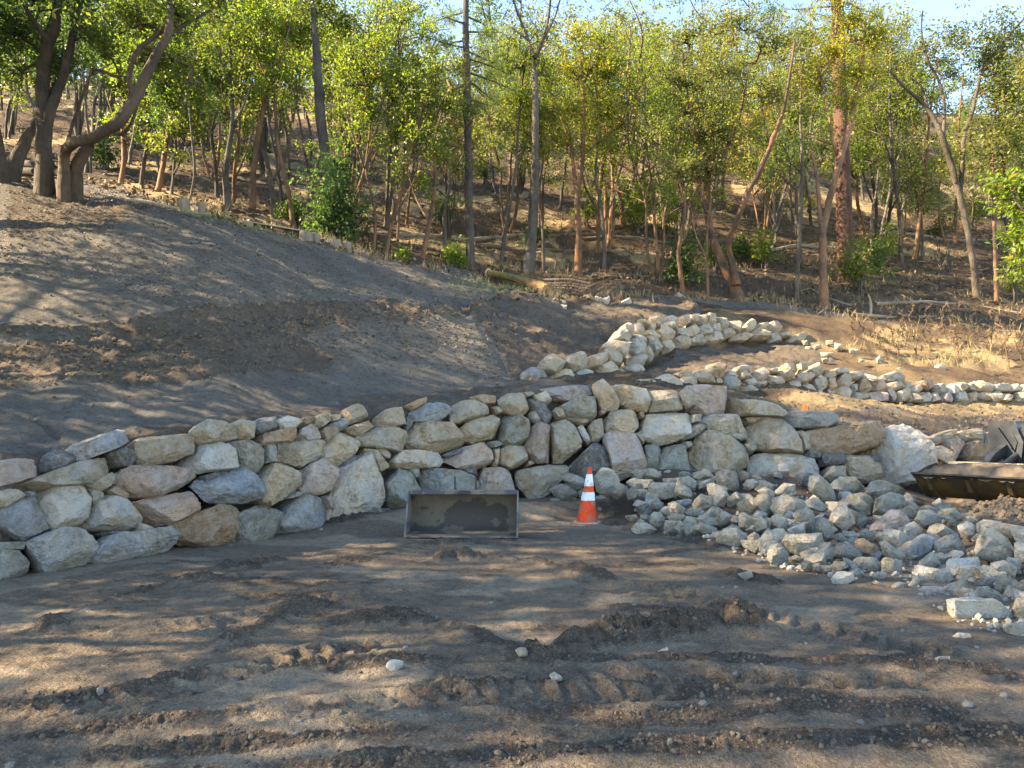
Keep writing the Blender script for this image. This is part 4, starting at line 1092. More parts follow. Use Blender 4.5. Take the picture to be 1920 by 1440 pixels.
sp_ = [(0.01, 0.02), (0.22, 0.005), (0.42, 0.03), (0.57, 0.14), (0.595, 0.24), (0.58, 0.36), (0.50, 0.53), (0.43, 0.62), (0.36, 0.60), (0.18, 0.33)]
for sx in (-1, 1):
    MB().prism(sp_, (0, 1, 0), (0, 0, 1), (sx * (W / 2 + .001) - (0.022 if sx < 0 else 0), 0, 0.01), (0.022, 0, 0)).build('side_plate', M['bucket_rim'], bucket)
MB().box((0, 0.035, 0.012), (W + .05, 0.09, 0.022), None, .004).build('cutting_edge', M['bucket_rim'], bucket)
MB().box((0, 0.405, 0.60), (W - .002, 0.085, 0.062), None, .008).build('top_rail', M['bucket_rim'], bucket)
for x in (-.13, .05, ): pass
MB().box((0.02, 0.352, 0.598), (0.17, 0.03, 0.055), None, .01).build('latch_block', M['black_steel'], bucket)
for x in (-0.135, 0.17):
    m = MB(); m.box((x, 0.53, 0.715), (0.022, 0.05, 0.20), None, .004); m.box((x, 0.575, .52), (0.03, .09, .26), None, .004); m.build('mounting_bracket', M['black_steel'], bucket)
m = MB()
for i, x in enumerate((-.62, -.60, .12, .25, .27, .30, .61)): m.tube([(x, .36, .60 + .012 * (i % 2)), (x, .358, .60 + .012 * (i % 2))], .008, 6)
m.build('bolt_holes', M['black_steel'], bucket)

# ------------------------------------------------------------------ compact track loader at the right edge
M['loader_black'] = flat_mat('loader_black', (0.018, 0.022, 0.032), 0.35, 0.3, 6, 0.1, 0.05, 0.003, (0.05, 0.052, 0.055), 0.5)
M['loader_plate'] = flat_mat('worn_plate', (0.020, 0.024, 0.031), 0.6, 0.5, 5, 0.1, 0.05, 0.003, (0.034, 0.038, 0.044), 0.3)
M['loader_bucket'] = mud_metal('bucket_yellow', (0.08, 0.06, 0.04), (0.11, 0.065, 0.025), (0.06, 0.042, 0.026), 0.50, 3)
M['loader_sunlit_edge'] = mud_metal('bucket_sunlit_yellow', (0.3, 0.24, 0.15), (0.45, 0.37, 0.22), (0.3, 0.25, 0.15), 0.55, 4)  # yellowish top edge, with the sun on it put into the pale colour
M['chrome'] = flat_mat('cylinder_rod', (0.45, 0.46, 0.48), 0.3, 0.2, 8, 0.9, 0)
M['rubber'] = flat_mat('track_rubber', (0.025, 0.024, 0.023), 0.9, 0.3, 10, 0, 0.2, 0.01, (0.08, 0.07, 0.06))
LO = (9.46, 13.02); hd = math.atan2(-0.6, -0.8)
loader = thing('track_loader', 'black compact track loader at the right edge with a raised soil-filled bucket', 'loader', (LO[0], LO[1], 0.0), None, hd)
# bucket, curled back
bp = [(3.02, .81), (2.78, .60), (2.55, .44), (2.36, .40), (2.24, .47), (2.20, .62), (2.20, .95)]
MB().prism(strip(bp, -0.02), (1, 0, 0), (0, 0, 1), (0, -.92, 0), (0, 1.84, 0)).build('bucket_shell', M['loader_bucket'], loader, True, 30)
for y in (-.945, .92):
    MB().prism([(3.02, .80), (2.78, .585), (2.55, .42), (2.36, .385), (2.22, .46), (2.185, .62), (2.185, .96), (2.45, .93)], (1, 0, 0), (0, 0, 1), (0, y, 0), (0, .025, 0)).build('bucket_side', M['loader_bucket'], loader)
MB().prism([(3.06, .835), (2.86, .72), (2.865, .70), (3.06, .81)], (1, 0, 0), (0, 0, 1), (0, -.955, 0), (0, 1.91, 0)).build('cutting_edge', M['black_steel'], loader)
for y in (-.78, -.2, .35, .8):
    MB().prism([(2.95, .735), (2.80, .545), (2.52, .385), (2.34, .36), (2.34, .40), (2.55, .44), (2.78, .60)], (1, 0, 0), (0, 0, 1), (0, y, 0), (0, .06, 0)).build('wear_strip', M['loader_bucket'], loader)
MB().box((2.175, 0, .965), (.06, 1.5, .05), None, .006).build('bucket_top_edge', M['loader_sunlit_edge'], loader)
MB().box((2.10, 0, .68), (.05, 1.0, .5), None, .01).build('attach_plate', M['loader_plate'], loader)
# arms, body
for y in (-.36, .36):
    MB().prism([(2.12, .55), (2.12, .75), (1.5, 1.12), (.4, 1.42), (-.7, 1.35), (-.7, 1.18), (.4, 1.24), (1.42, .95), (2.0, .55)], (1, 0, 0), (0, 0, 1), (0, y - .05, 0), (0, .1, 0)).build('lift_arm', M['loader_black'], loader)
MB().tube([(.7, -.18, 1.15), (1.55, -.16, .92)], .055, 16).build('hydraulic_cylinder', M['loader_plate'], loader, True)
MB().tube([(1.55, -.16, .92), (2.08, -.15, .80)], .028, 12).build('cylinder_rod', M['chrome'], loader, True)
MB().prism([(-.95, .35), (.85, .35), (.92, .80), (.95, 1.52), (.55, 1.66), (-.6, 1.55), (-.95, 1.2)], (1, 0, 0), (0, 0, 1), (0, -.42, 0), (0, .84, 0)).build('body', M['loader_black'], loader)
MB().prism([(-.60, .90), (-.26, .90), (-.16, 1.30), (-.30, 1.66), (-.60, 1.67)], (0, 1, 0), (0, 0, 1), (.97, 0, 0), (.02, 0, 0)).build('front_panel', M['loader_plate'], loader)
MB().tube([(1.0, -.44, 1.54), (1.04, -.44, 1.54), (1.04, -.26, 1.25), (1.04, -.24, 1.20), (1.0, -.24, 1.20)], .012, 8).build('grab_handle', M['black_steel'], loader, True)
MB().prism([(-.30, 1.665), (-.2, 1.66), (-.06, 1.30), (-.10, .92), (-.2, .92), (-.14, 1.30)], (0, 1, 0), (0, 0, 1), (.965, 0, 0), (.05, 0, 0)).build('panel_rib', M['loader_black'], loader)
for k, dx in enumerate((0, .05)):
    MB().tube([(1.0 + dx, -.10 + k * .04, 1.62), (1.03 + dx, -.02 + k * .04, 1.45), (1.03 + dx, .02 + k * .03, 1.2), (1.0 + dx, -.02, .95)], .011, 8).build('hydraulic_hose', M['rubber'], loader, True)
MB().tube([(-.02, -.36, 1.60), (-.02, -.36, 2.06), (-.06, -.30, 2.10), (-.06, .30, 2.10), (-.02, .36, 2.06), (-.02, .36, 1.60)], .02, 8).build('grab_rail', M['black_steel'], loader, True)
for y in (-.62, .38):
    tp = [(-.95, .30), (-.75, .04), (.75, .04), (1.0, .28), (.8, .50), (-.7, .52)]
    t = MB().prism(tp, (1, 0, 0), (0, 0, 1), (0, y, 0.0), (0, .24, 0)).build('rubber_track', M['rubber'], loader)
    for x in (-.55, -.15, .25, .65): MB().tube([(x, y - .01, .17), (x, y + .25, .17)], .1, 14).build('road_wheel', M['loader_plate'], t, True)
loader.location.z = 0.0
def clod_field(pts, sizes, name, mat, label, seedv=3, parent=None):
    """many little lumps as one mesh: jittered icosahedra"""
    t = (1 + 5 ** .5) / 2
    IV = np.array([(-1, t, 0), (1, t, 0), (-1, -t, 0), (1, -t, 0), (0, -1, t), (0, 1, t), (0, -1, -t), (0, 1, -t), (t, 0, -1), (t, 0, 1), (-t, 0, -1), (-t, 0, 1)]) / math.hypot(1, t)
    IF = np.array([(0, 11, 5), (0, 5, 1), (0, 1, 7), (0, 7, 10), (0, 10, 11), (1, 5, 9), (5, 11, 4), (11, 10, 2), (10, 7, 6), (7, 1, 8), (3, 9, 4), (3, 4, 2), (3, 2, 6), (3, 6, 8), (3, 8, 9), (4, 9, 5), (2, 4, 11), (6, 2, 10), (8, 6, 7), (9, 8, 1)])
    g = np.random.default_rng(seedv); n = len(pts); pts = np.asarray(pts); sizes = np.asarray(sizes)
    sc = sizes[:, None, None] * g.uniform(.65, 1.25, (n, 1, 3)) * g.uniform(.78, 1.2, (n, 12, 1)); a = g.uniform(0, 6.28, n); ca, sa = np.cos(a)[:, None], np.sin(a)[:, None]
    V = IV[None] * sc; V = np.stack([V[..., 0] * ca - V[..., 1] * sa, V[..., 0] * sa + V[..., 1] * ca, V[..., 2]], -1) + pts[:, None]
    Fc = IF[None] + (np.arange(n) * 12)[:, None, None]
    me = mesh_np(name, V.reshape(-1, 3), Fc.reshape(-1, 3), False)
    o = link(name, me, mat, parent); tag(o, label, kind='stuff'); return o
M['clod'] = flat_mat('soil_clod', (0.09, 0.07, 0.053), 0.95, 0.35, 3, 0, 0.4, 0.02, (0.145, 0.114, 0.086), 0.1)
M['clod_brown'] = flat_mat('brown_clod', (0.09, 0.071, 0.055), 0.95, 0.35, 3, 0, 0.4, 0.02, (0.14, 0.11, 0.083), 0.1)
# soil load on the bucket
def heap(name, cx, cy, rx, ry, z0, h, mat, seed, res=70, rz=0.0, power=1.0):
    u = np.linspace(-1, 1, res); U, Vv = np.meshgrid(u, u); r = np.clip(np.hypot(U, Vv), 0, 1.4)
    ca, sa = math.cos(rz), math.sin(rz); X = cx + U * rx * ca - Vv * ry * sa; Y = cy + U * rx * sa + Vv * ry * ca
    Z = z0 + h * np.clip(1 - r ** 1.6, -.25, 1) ** power if power == 1 else z0 + h * np.clip(1 - np.maximum(abs(U), abs(Vv)) ** 4, 0, 1)
    Z = Z + (0.10 * billow(X * 4.5, Y * 4.5, seed, 4) + .03 * fbm(X * 18, Y * 18, seed + 3, 3)) * min(1, h * 2.2 + .2)
    me = mesh_np(name, np.stack([X, Y, Z], -1).reshape(-1, 3), grid_faces(res, res)); return link(name, me, mat), X, Y, Z
wb = Vector((LO[0], LO[1])) + Vector((math.cos(hd), math.sin(hd))) * 2.58
o, *_ = heap('soil_load', wb.x, wb.y, .42, .90, .76, .20, M['clod_brown'], 71, 60, hd, 2.0)
tag(o, 'heap of brown soil filling the raised loader bucket', 'soil heap')
o, mX, mY, mZ = heap('soil_mound', 7.35, 10.9, 1.25, .95, -.02, .50, M['clod_brown'], 81, 90)
tag(o, 'mound of loose dark soil below the loader bucket', kind='structure')
pts = []; szs = []
for k in range(1500):
    i, j = rng.integers(4, 86, 2); pts.append((mX[i, j], mY[i, j], mZ[i, j] + .005)); szs.append(rng.uniform(.012, .04))
clod_field(pts, szs, 'mound_clods', M['clod_brown'], 'crumbs of dark soil on the mound below the loader bucket', 5)
# orange plastic scrap on the terrace edge
M['orange'] = flat_mat('orange_plastic', (0.85, 0.22, 0.02), 0.4, 0.2, 10)
pz = P(1508, 770, 15.15); m = MB(); m.tube([pz, pz + np.array([.008, 0, .10])], [.07, .06], 12); m.tube([pz + np.array([.008, 0, .10]), pz + np.array([.01, 0, .13])], [.035, .03], 10)
tag(m.build('plastic_cap', M['orange'], None, True), 'tiny orange plastic cap on the edge of the grey slab atop the front wall', 'cap')
# ------------------------------------------------------------------ trees
def tubes_mesh(name, paths, nside):
    """paths: list of (pts (k,3), radii (k)); swept tubes in one mesh"""
    Vs, Fs = [], []; base = 0
    for pts, rad, n in paths:
        pts = np.asarray(pts, float); k = len(pts); t = np.gradient(pts, axis=0); t /= np.linalg.norm(t, axis=1)[:, None] + 1e-9
        ref = np.array([1., 0, 0]) if abs(t[0][0]) < .8 else np.array([0, 1., 0])
        a = np.cross(t, ref); a /= np.linalg.norm(a, axis=1)[:, None] + 1e-9; b = np.cross(t, a)
        ang = np.arange(n) * 2 * math.pi / n
        ring = pts[:, None] + (a[:, None] * np.cos(ang)[None, :, None] + b[:, None] * np.sin(ang)[None, :, None]) * np.asarray(rad)[:, None, None]
        Vs.append(ring.reshape(-1, 3))
        i = base + np.arange(k - 1)[:, None] * n + np.arange(n)[None]; j = base + np.arange(k - 1)[:, None] * n + (np.arange(n)[None] + 1) % n
        Fs.append(np.stack([i, j, j + n, i + n], -1).reshape(-1, 4)); base += k * n
    return mesh_np(name, np.concatenate(Vs), np.concatenate(Fs))
def smooth_path(pts, rad, step):
    pts = np.asarray(pts, float); seg = np.linalg.norm(np.diff(pts, axis=0), axis=1); s = np.concatenate([[0], np.cumsum(seg)]); m = max(3, int(s[-1] / step) + 1)
    u = np.linspace(0, s[-1], m)
    # Catmull-Rom style by cubic blending of linear interpolation
    out = np.stack([np.interp(u, s, pts[:, k]) for k in range(3)], 1)
    for _ in range(2):
        o2 = out.copy(); o2[1:-1] = .5 * out[1:-1] + .25 * (out[:-2] + out[2:]); out = o2
    return out, np.interp(u, s, rad)
LEAFCOL = {'madrone': ((0.06, 0.088, 0.028), (0.115, 0.135, 0.03)), 'yellow': ((0.12, 0.13, 0.026), (0.19, 0.17, 0.026)), 'dark': ((0.04, 0.07, 0.032), (0.065, 0.098, 0.036)), 'bright': ((0.085, 0.13, 0.032), (0.14, 0.17, 0.038)), 'olive': ((0.07, 0.085, 0.035), (0.115, 0.118, 0.04)), 'pine': ((0.085, 0.115, 0.055), (0.14, 0.16, 0.085)), 'dry': ((0.22, 0.16, 0.08), (0.30, 0.22, 0.11))}
def leaves_mesh(name, centers, per, spread, size, pal, g, flat=0.75, needle=False, ctr=None):
    n = len(centers) * per; C = np.repeat(centers, per, 0)
    u = g.normal(size=(n, 3)); u /= np.linalg.norm(u, axis=1)[:, None]; rad = g.uniform(.25, 1, n) ** .6
    off = u * rad[:, None] * spread * np.array([1, 1, flat]) * np.repeat(g.uniform(.65, 1.3, len(centers)), per)[:, None]
    B = C + (off if not needle else off * 0.25)
    axis = u * (1 if needle else .9) + g.normal(size=(n, 3)) * (.15 if needle else .5) + np.array([0, 0, -.15 if not needle else .1]); axis /= np.linalg.norm(axis, axis=1)[:, None]
    nr = g.normal(size=(n, 3)) + np.array([0, 0, .7]); side = np.cross(axis, nr); side /= np.linalg.norm(side, axis=1)[:, None] + 1e-9
    L = size * g.uniform(.55, 1.4, n)[:, None]; Wd = L * (.27 if not needle else .035); up = np.cross(side, axis)
    V = np.stack([B, B + axis * L * .5 + side * Wd + up * L * .06, B + axis * L, B + axis * L * .5 - side * Wd + up * L * .06], 1)
    me = mesh_np(name, V.reshape(-1, 3), np.arange(n * 4).reshape(-1, 4), False)
    a, b = np.array(LEAFCOL[pal][0]), np.array(LEAFCOL[pal][1]); t = np.clip(np.repeat(g.uniform(0, 1, len(centers)), per) * .6 + g.uniform(0, .6, n) - .1, 0, 1)[:, None]
    c = (a * (1 - t) + b * t) * g.uniform(.75, 1.3, n)[:, None]
    old = g.uniform(0, 1, n) < .012; c[old] = np.array([.28, .12, .03]) if pal in ('madrone', 'yellow', 'bright', 'olive') else c[old]
    col_attr(me, 'tint', np.repeat(np.concatenate([c, np.ones((n, 1))], 1), 4, 0)); me.materials.append(M['leaf']); return me
def connect(limbs, centers, g, tip=.006, start_frac=.0):
    """join every leaf cluster to the nearest lower wood; returns twig paths and thickened counts"""
    nodes = [p for pts, rad in limbs for p in pts[int(len(pts) * start_frac):]]; nodes = [np.array(p) for p in nodes]; parent = [-1] * len(nodes); nl = len(nodes)
    A = np.array(nodes); order = np.argsort([np.min(np.linalg.norm(A - c, axis=1)) for c in centers])
    buf = np.zeros((nl + len(centers) * 3, 3)); buf[:nl] = A; m = nl; cnt = {}
    paths = []
    for ci in order:
        c = centers[ci]; dv = buf[:m] - c; dist = np.linalg.norm(dv, axis=1) + .9 * np.maximum(0, dv[:, 2] + .05); k = int(np.argmin(dist)); a = buf[k].copy()
        L = np.linalg.norm(c - a)
        m1 = a + (c - a) * .4 + g.normal(size=3) * L * .09 + np.array([0, 0, -.04 * L]); m2 = a + (c - a) * .75 + g.normal(size=3) * L * .07
        idx = []
        for q, par in ((m1, k), (m2, None), (c, None)):
            buf[m] = q; parent.append(par if par is not None else m - 1); idx.append(m); m += 1
        paths.append((k, idx))
        j = idx[-1]
        while j >= nl: cnt[j] = cnt.get(j, 0) + 1; j = parent[j]
    out = []
    for k, idx in paths:
        r = [tip * math.sqrt(cnt[idx[0]]) * 1.15] + [tip * math.sqrt(cnt[i]) for i in idx]; out.append((np.array([buf[k]] + [buf[i] for i in idx]), r, 3 if r[0] < .03 else 5))
    return out
def make_tree(name, label, limbs, clusters, bark, pal, leaf=.13, per=26, spread=.42, g=None, barkcol=(1, 1, 1), leafcol=(1, 1, 1), group=None, cat='tree', origin=None, tip=.0055, needle=False, nside=9, trunk='trunk', crown='crown', start_frac=.0, twigs=True):
    """limbs: [(pts, radii)] in world space, clusters: (n,3) in world space"""
    g = g or rng; origin = np.array(origin if origin is not None else limbs[0][0][0]); t = thing(name, label, cat, tuple(origin), group)
    L2 = []
    for pts, rad in limbs:
        p, r = smooth_path(pts, rad, .3); nz = np.convolve(g.normal(size=len(r) + 4), np.ones(5) / 5, 'valid'); r = r * (1 + .09 * nz * (r < .2)); wob = g.normal(size=p.shape) * r[:, None] * .10 * (r[:, None] < .2); wob[0] = 0; L2.append((p + wob, np.maximum(r, .008)))
    paths = [(p - origin, r, nside if r[0] > .05 else 6) for p, r in L2]
    if len(clusters) and twigs: paths += [(p - origin, r, n_) for p, r, n_ in connect(L2, clusters, g, tip, start_frac)]
    me = tubes_mesh(trunk, paths, nside); me.materials.append(M[bark]); tr = link(trunk, me, None, t); tr.color = (*barkcol, 1)
    if len(clusters) and per:
        lm = leaves_mesh(crown, clusters - origin, per, spread, leaf, pal, g, needle=needle); lo = link(crown, lm, None, t); lo.color = (*leafcol, 1)
    return t
def copy_thing(src, loc, rz, sc, label, colr=None, lean=(0, 0)):
    t = src.copy(); COL.objects.link(t); t.location = loc; t.rotation_euler = (lean[0], lean[1], rz); t.scale = (sc, sc, sc * random.uniform(.9, 1.1))
    if label: t['label'] = label
    for ch in src.children:
        c = ch.copy(); COL.objects.link(c); c.parent = t
        if colr and 'crown' in ch.name or colr and 'foliage' in ch.name: c.color = (*colr, 1)
    return t
def blobs_to_clusters(blobs, d, n, g, dz=.8, shell=.45):
    """blobs given in view coordinates (px,row,rx,ry,dd) at distance d -> points through ellipsoids, denser near the surface"""
    w = np.array([b[2] * b[3] for b in blobs], float); w /= w.sum(); out = []
    for b, k in zip(blobs, np.round(w * n).astype(int)):
        dd = d + (b[4] if len(b) > 4 else 0); c = P(b[0], b[1], dd); rx = b[2] / F * dd; rz = b[3] / F * dd
        u = g.normal(size=(max(k, 2), 3)); u /= np.linalg.norm(u, axis=1)[:, None]; r = np.minimum(np.abs(g.normal(0, .72, len(u))), 1.5) ** .8
        out.append(c + u * r[:, None] * np.array([rx, (rx + rz) / 2 * dz, rz]))
    return np.concatenate(out)
def px_limb(pts, d, g=None, jit=.25, k=.86):
    """limb in view coordinates (px,row,diameter px[,depth offset])"""
    P3 = []; R3 = []; off = 0.0
    for i, q in enumerate(pts):
        off = q[3] if len(q) > 3 else (off + (g.normal() * jit if (g is not None and i > 0) else 0)); P3.append(P(q[0], q[1], d + off)); R3.append(q[2] * k / F * d / 2)
    return (P3, R3)
def hand_tree(name, label, d, limbs, blobs, n, bark, pal, seed, **kw):
    g = np.random.default_rng(seed); L = [px_limb(l, d, g) for l in limbs]
    b0 = L[0][0][0]; L[0][0].insert(0, b0 - np.array([0, 0, 1.1])); L[0][1].insert(0, L[0][1][0] * 1.35); L[0][1][1] *= 1.12
    cl = blobs_to_clusters(blobs, d, int(n * 1.6), g) if blobs else np.zeros((0, 3))
    return make_tree(name, label, L, cl, bark, pal, g=g, **kw)
# --- the old madrones on the mound, upper left
dM = 20.2
hand_tree('madrone_tree', 'old forked madrone with thick dark trunk on the mound at upper left', dM,
    [[(84,338,36),(82,270,30),(79,194,30),(82,111,27),(94,64,27),(112,26,20),(110,-30,15),(120,-120,9)], [(92,80,14,0),(64,47,11,-.3),(42,6,8,-.5),(20,-60,5,-.6)], [(80,275,12,0),(86,235,20,.05),(98,200,22,.3),(119,139,20,.6),(136,70,17,.8),(146,14,14,.9),(170,-70,9,1)], [(64,47,6,-.3),(78,30,5,-.3),(76,0,4,-.2)]],
    [(60,-20,90,60),(150,-10,80,60),(30,60,60,50,.8),(20,140,50,45,1.2),(170,60,50,50,1),(100,120,40,40,1.5)], 190, 'oak', 'dark', 11, barkcol=(.8, .72, .68), leaf=.10, per=20, spread=.27)
hand_tree('madrone_tree', 'leaning madrone trunk left of the thick forked madrone on the mound', dM + .8,
    [[(18,338,34),(30,300,30),(48,262,24),(70,226,20),(92,190,15),(110,130,10)]], [(110,120,40,40,.3),(60,60,50,40,1)], 40, 'oak', 'dark', 12, barkcol=(.95, .85, .78))
hand_tree('madrone_tree', 'madrone trunk cut off by the left picture edge', dM, [[(4,340,34),(-4,290,30),(-20,200,26),(-35,80,20),(-60,-60,12)]], [(-40,-40,110,90),(-60,60,80,60),(-10,40,60,50,.6)], 150, 'oak', 'dark', 13, barkcol=(.9, .8, .75))
hand_tree('madrone_tree', 'bent madrone whose trunk kinks sideways before rising right on the mound', dM - .3,
    [[(121,338,26),(119,305,21),(122,275,22),(134,266,24),(155,266,24),(205,243,25),(239,212,24),(258,178,22),(278,133,21),(305,83,18),(319,61,18),(319,14,12),(322,-50,9)], [(140,385,38,.3),(142,338,30,.3),(146,305,26,.3),(155,283,22,.2),(168,270,16,.1)], [(248,196,13,0),(242,150,12,-.2),(242,111,11,-.3),(267,83,10,-.2),(300,60,9,0),(345,35,7,.2),(380,-10,5,.3)], [(205,240,11,0),(232,262,9,-.3),(262,200,6,-.4),(258,160,5,-.4)], [(310,70,12,0),(345,45,9,.4),(395,20,6,.8),(440,-20,4,1)], [(126,268,7,-.1),(134,235,8,-.2),(150,190,7,-.2),(172,130,5,-.2)]],
    [(250,30,90,55),(330,20,90,60),(400,0,80,50,.8),(290,110,60,45,.6),(200,90,50,50,.8),(230,170,40,30,1),(340,110,60,50,1.2),(370,180,60,40,1.5)], 260, 'oak', 'madrone', 14, barkcol=(.95, .78, .66), leaf=.10, per=20, spread=.26)
# --- named trees of the middle row; base rows taken from the picture
def base_d(px, row): return d_at(px, row, 23.5)
def madrone(label, pxs, blobs, n, seed, pal='madrone', bark='madrone', d=None, **kw):
    q = pxs[0][0]; d = d or base_d(q[0], q[1]); return hand_tree('madrone_tree' if bark == 'madrone' else 'oak_tree', label, d, pxs, blobs, n, bark, pal, seed, **kw)
madrone('yellow-green madrone with an orange trunk in the clearing left of centre right', [[(1084,508,16),(1085,440,14),(1082,370,14),(1092,300,11),(1094,240,10),(1094,170,8),(1086,90,5)], [(1082,365,11),(1074,300,8),(1066,260,7),(1050,215,5)], [(1093,290,6),(1120,270,5),(1150,245,4)], [(1094,170,6),(1078,140,5),(1060,110,3)], [(1094,150,5),(1115,120,3)]],
    [(1080,60,60,40),(1060,130,80,45),(1130,130,70,50),(1010,210,60,40,-.4),(1080,200,80,45,-.6),(1150,200,60,45),(1050,265,70,30,-.5),(1120,270,60,30)], 250, 31, 'yellow', leaf=.10, per=20, spread=.25, barkcol=(1.1, 1, .9))
LBL = 'tall dark-barked pine with bare lower trunk left of the picture centre'
gp = np.random.default_rng(33); dp = base_d(882, 508)
def pine(label, base, top, w0, w1, d, brs, seed, bark='pine', per=22, tuft=.24, leafcol=(1, 1, 1), n_mid=6):
    g = np.random.default_rng(seed); trunk = px_limb([(base[0], base[1], w0), ((base[0] + top[0]) / 2 + g.normal() * 3, (base[1] + top[1]) / 2, (w0 + w1) / 2), (top[0], top[1], w1)], d); trunk[0][0] = trunk[0][0] - np.array([0, 0, .3]); limbs = [trunk]; cl = []
    for (row, ln, side, droop) in brs:
        t = (base[1] - row) / (base[1] - top[1]); x = base[0] + (top[0] - base[0]) * t; a = P(x, row, d); az = g.uniform(-.9, .9) + (0 if side > 0 else math.pi); L = ln / F * d
        dirv = np.array([math.cos(az), math.sin(az), 0]); pts = [a]
        for k in range(1, 6): pts.append(a + dirv * L * k / 5 + np.array([g.normal() * .06, g.normal() * .06, -droop * L * (k / 5) ** 1.5 + (.12 * L * max(0, k / 5 - .6))]))
        limbs.append((pts, np.linspace(.045, .012, 6)))
        for k in range(int(6 + L * 7)):
            s = g.uniform(.3, 1); i = s * 5; i0 = int(min(i, 4)); q = pts[i0] + (pts[i0 + 1] - pts[i0]) * (i - i0); cl.append(q + g.normal(size=3) * np.array([.28, .28, .15]) * (.6 + .5 * L / 3))
    return make_tree('pine_tree', label, limbs, np.array(cl), bark, 'pine', leaf=tuft, per=per, spread=.2, g=g, needle=True, leafcol=leafcol, tip=.005)
pine(LBL, (882, 510), (870, -160), 21, 10, dp, [(30,95,1,.1),(20,90,-1,.05),(-10,100,1,.1),(60,70,1,.25),(75,90,-1,.12),(110,85,1,.25),(125,70,-1,.3),(150,75,1,.35),(160,45,-1,.4),(-40,100,-1,.05),(-70,90,1,.1),(45,60,-1,.2),(95,60,1,.3),(185,40,1,.4),(-100,80,-1,0),(-130,60,1,0),(90,95,-1,.1),(135,100,1,.3)], 34, leafcol=(1.15, 1.15, 1.2), per=26, tuft=.26)
pine('massive red-barked conifer trunk right of centre', (1588, 527), (1566, -220), 36, 20, base_d(1588, 527), [(10,100,-1,.1),(0,110,1,.1),(-30,130,1,.15),(-40,130,-1,.1),(20,90,1,.0),(-80,140,1,.1),(-80,120,-1,.1),(-120,120,1,0),(-150,120,-1,0),(40,70,-1,.15)], 35, bark='redfir', tuft=.24)
madrone('leaning grey trunk rising behind the dark green bush', [[(616,330,22),(606,260,23),(598,190,20),(595,120,17),(588,45,12),(584,-40,8)]], [(600,10,70,40),(560,60,50,40,.5),(650,40,50,40,.5)], 70, 36, bark='oak', d=26.5, barkcol=(1, 1, 1.05))
madrone('bare-topped oak with forked grey limbs against the sky', [[(990,512,26),(998,430,22),(1004,330,19),(1004,230,15),(1004,150,13),(1000,105,11)], [(1000,105,9),(985,60,7),(968,20,5),(955,-30,3)], [(1003,110,9),(1022,70,7),(1030,20,6),(1036,-40,3)], [(1020,70,5),(1040,35,4),(1056,-20,3)], [(990,75,5),(965,55,4),(940,40,2)]], [(980,20,55,50),(1035,10,40,45),(1000,70,60,40)], 110, 37, bark='oak', per=0, tip=.005)
madrone('twin-stemmed crooked madrone with flared base right of the small dark bush', [[(1386,562,26),(1372,525,20),(1352,490,19),(1336,450,17),(1325,389,16),(1328,314,15)], [(1328,314,10),(1314,289,9),(1300,240,7),(1290,180,5),(1280,120,4)], [(1328,316,11),(1350,294,10),(1364,278,8),(1385,230,6),(1395,180,5),(1405,120,3)], [(1380,535,18),(1376,500,15),(1362,470,14),(1372,430,13),(1394,389,13),(1402,355,12),(1422,328,12),(1444,272,10),(1467,217,8),(1480,150,6),(1490,80,4)], [(1325,400,7),(1305,340,5),(1285,280,4)], [(1444,272,6),(1430,220,5),(1425,160,3)]],
    [(1290,60,70,45),(1380,40,90,45),(1460,80,70,50),(1270,150,70,50),(1360,130,90,50,-.5),(1450,170,70,50,-.3),(1260,240,60,40,-.5),(1340,220,70,45,-.6),(1420,240,50,30,-.4),(1270,320,45,35,-.8),(1300,300,50,30,-.8)], 380, 38, 'olive', leaf=.10, per=20, spread=.25, barkcol=(.8, .77, .74))
madrone('smooth pale orange madrone forking low in the sunlight beside the red conifer', [[(1546,572,19),(1544,500,16),(1541,440,17),(1546,415,15),(1558,365,15),(1572,310,14),(1584,270,13),(1598,210,11),(1612,150,9),(1620,90,6)], [(1541,438,11),(1537,395,9),(1532,330,7),(1520,280,5)], [(1575,300,8),(1560,270,7),(1556,220,5),(1540,150,4)], [(1560,270,5),(1530,262,5),(1510,245,3)], [(1605,190,6),(1640,160,4),(1660,120,3)]],
    [(1590,40,90,55),(1560,100,70,50),(1640,70,60,45),(1600,140,80,35),(1540,160,50,35),(1570,-10,80,40),(1590,190,50,40,-.3)], 340, 39, 'yellow', leaf=.10, per=20, spread=.25, barkcol=(1.35, 1.27, 1.2))
madrone('thin straight grey trunk left of the pale orange madrone', [[(1494,553,10),(1496,480,9),(1501,400,8),(1505,310,7),(1500,220,5),(1504,120,3)]], [(1500,150,45,60),(1510,80,50,40),(1490,220,40,40)], 70, 40, 'olive', 'oak', barkcol=(1.3, 1.25, 1.15))
madrone('grey madrone leaning left at right with long bare upper limbs', [[(1832,568,16),(1826,500,14),(1812,420,13),(1796,355,12),(1778,290,12),(1768,262,12),(1755,225,9),(1735,198,8),(1700,168,6),(1665,130,4)], [(1800,365,10),(1806,300,9),(1804,262,9),(1822,215,8),(1838,140,7),(1880,80,6),(1925,30,4)], [(1768,262,8),(1772,200,7),(1762,150,6),(1740,120,5),(1726,60,4),(1730,20,3)], [(1740,200,5),(1725,150,4),(1690,140,3)], [(1838,140,5),(1850,80,4),(1900,40,3)]],
    [(1790,60,60,40),(1740,80,60,40,.5),(1850,70,70,50),(1900,60,60,50),(1690,150,40,25),(1880,140,50,40)], 120, 41, 'olive', 'oak', barkcol=(1.0, .92, .84), per=20)
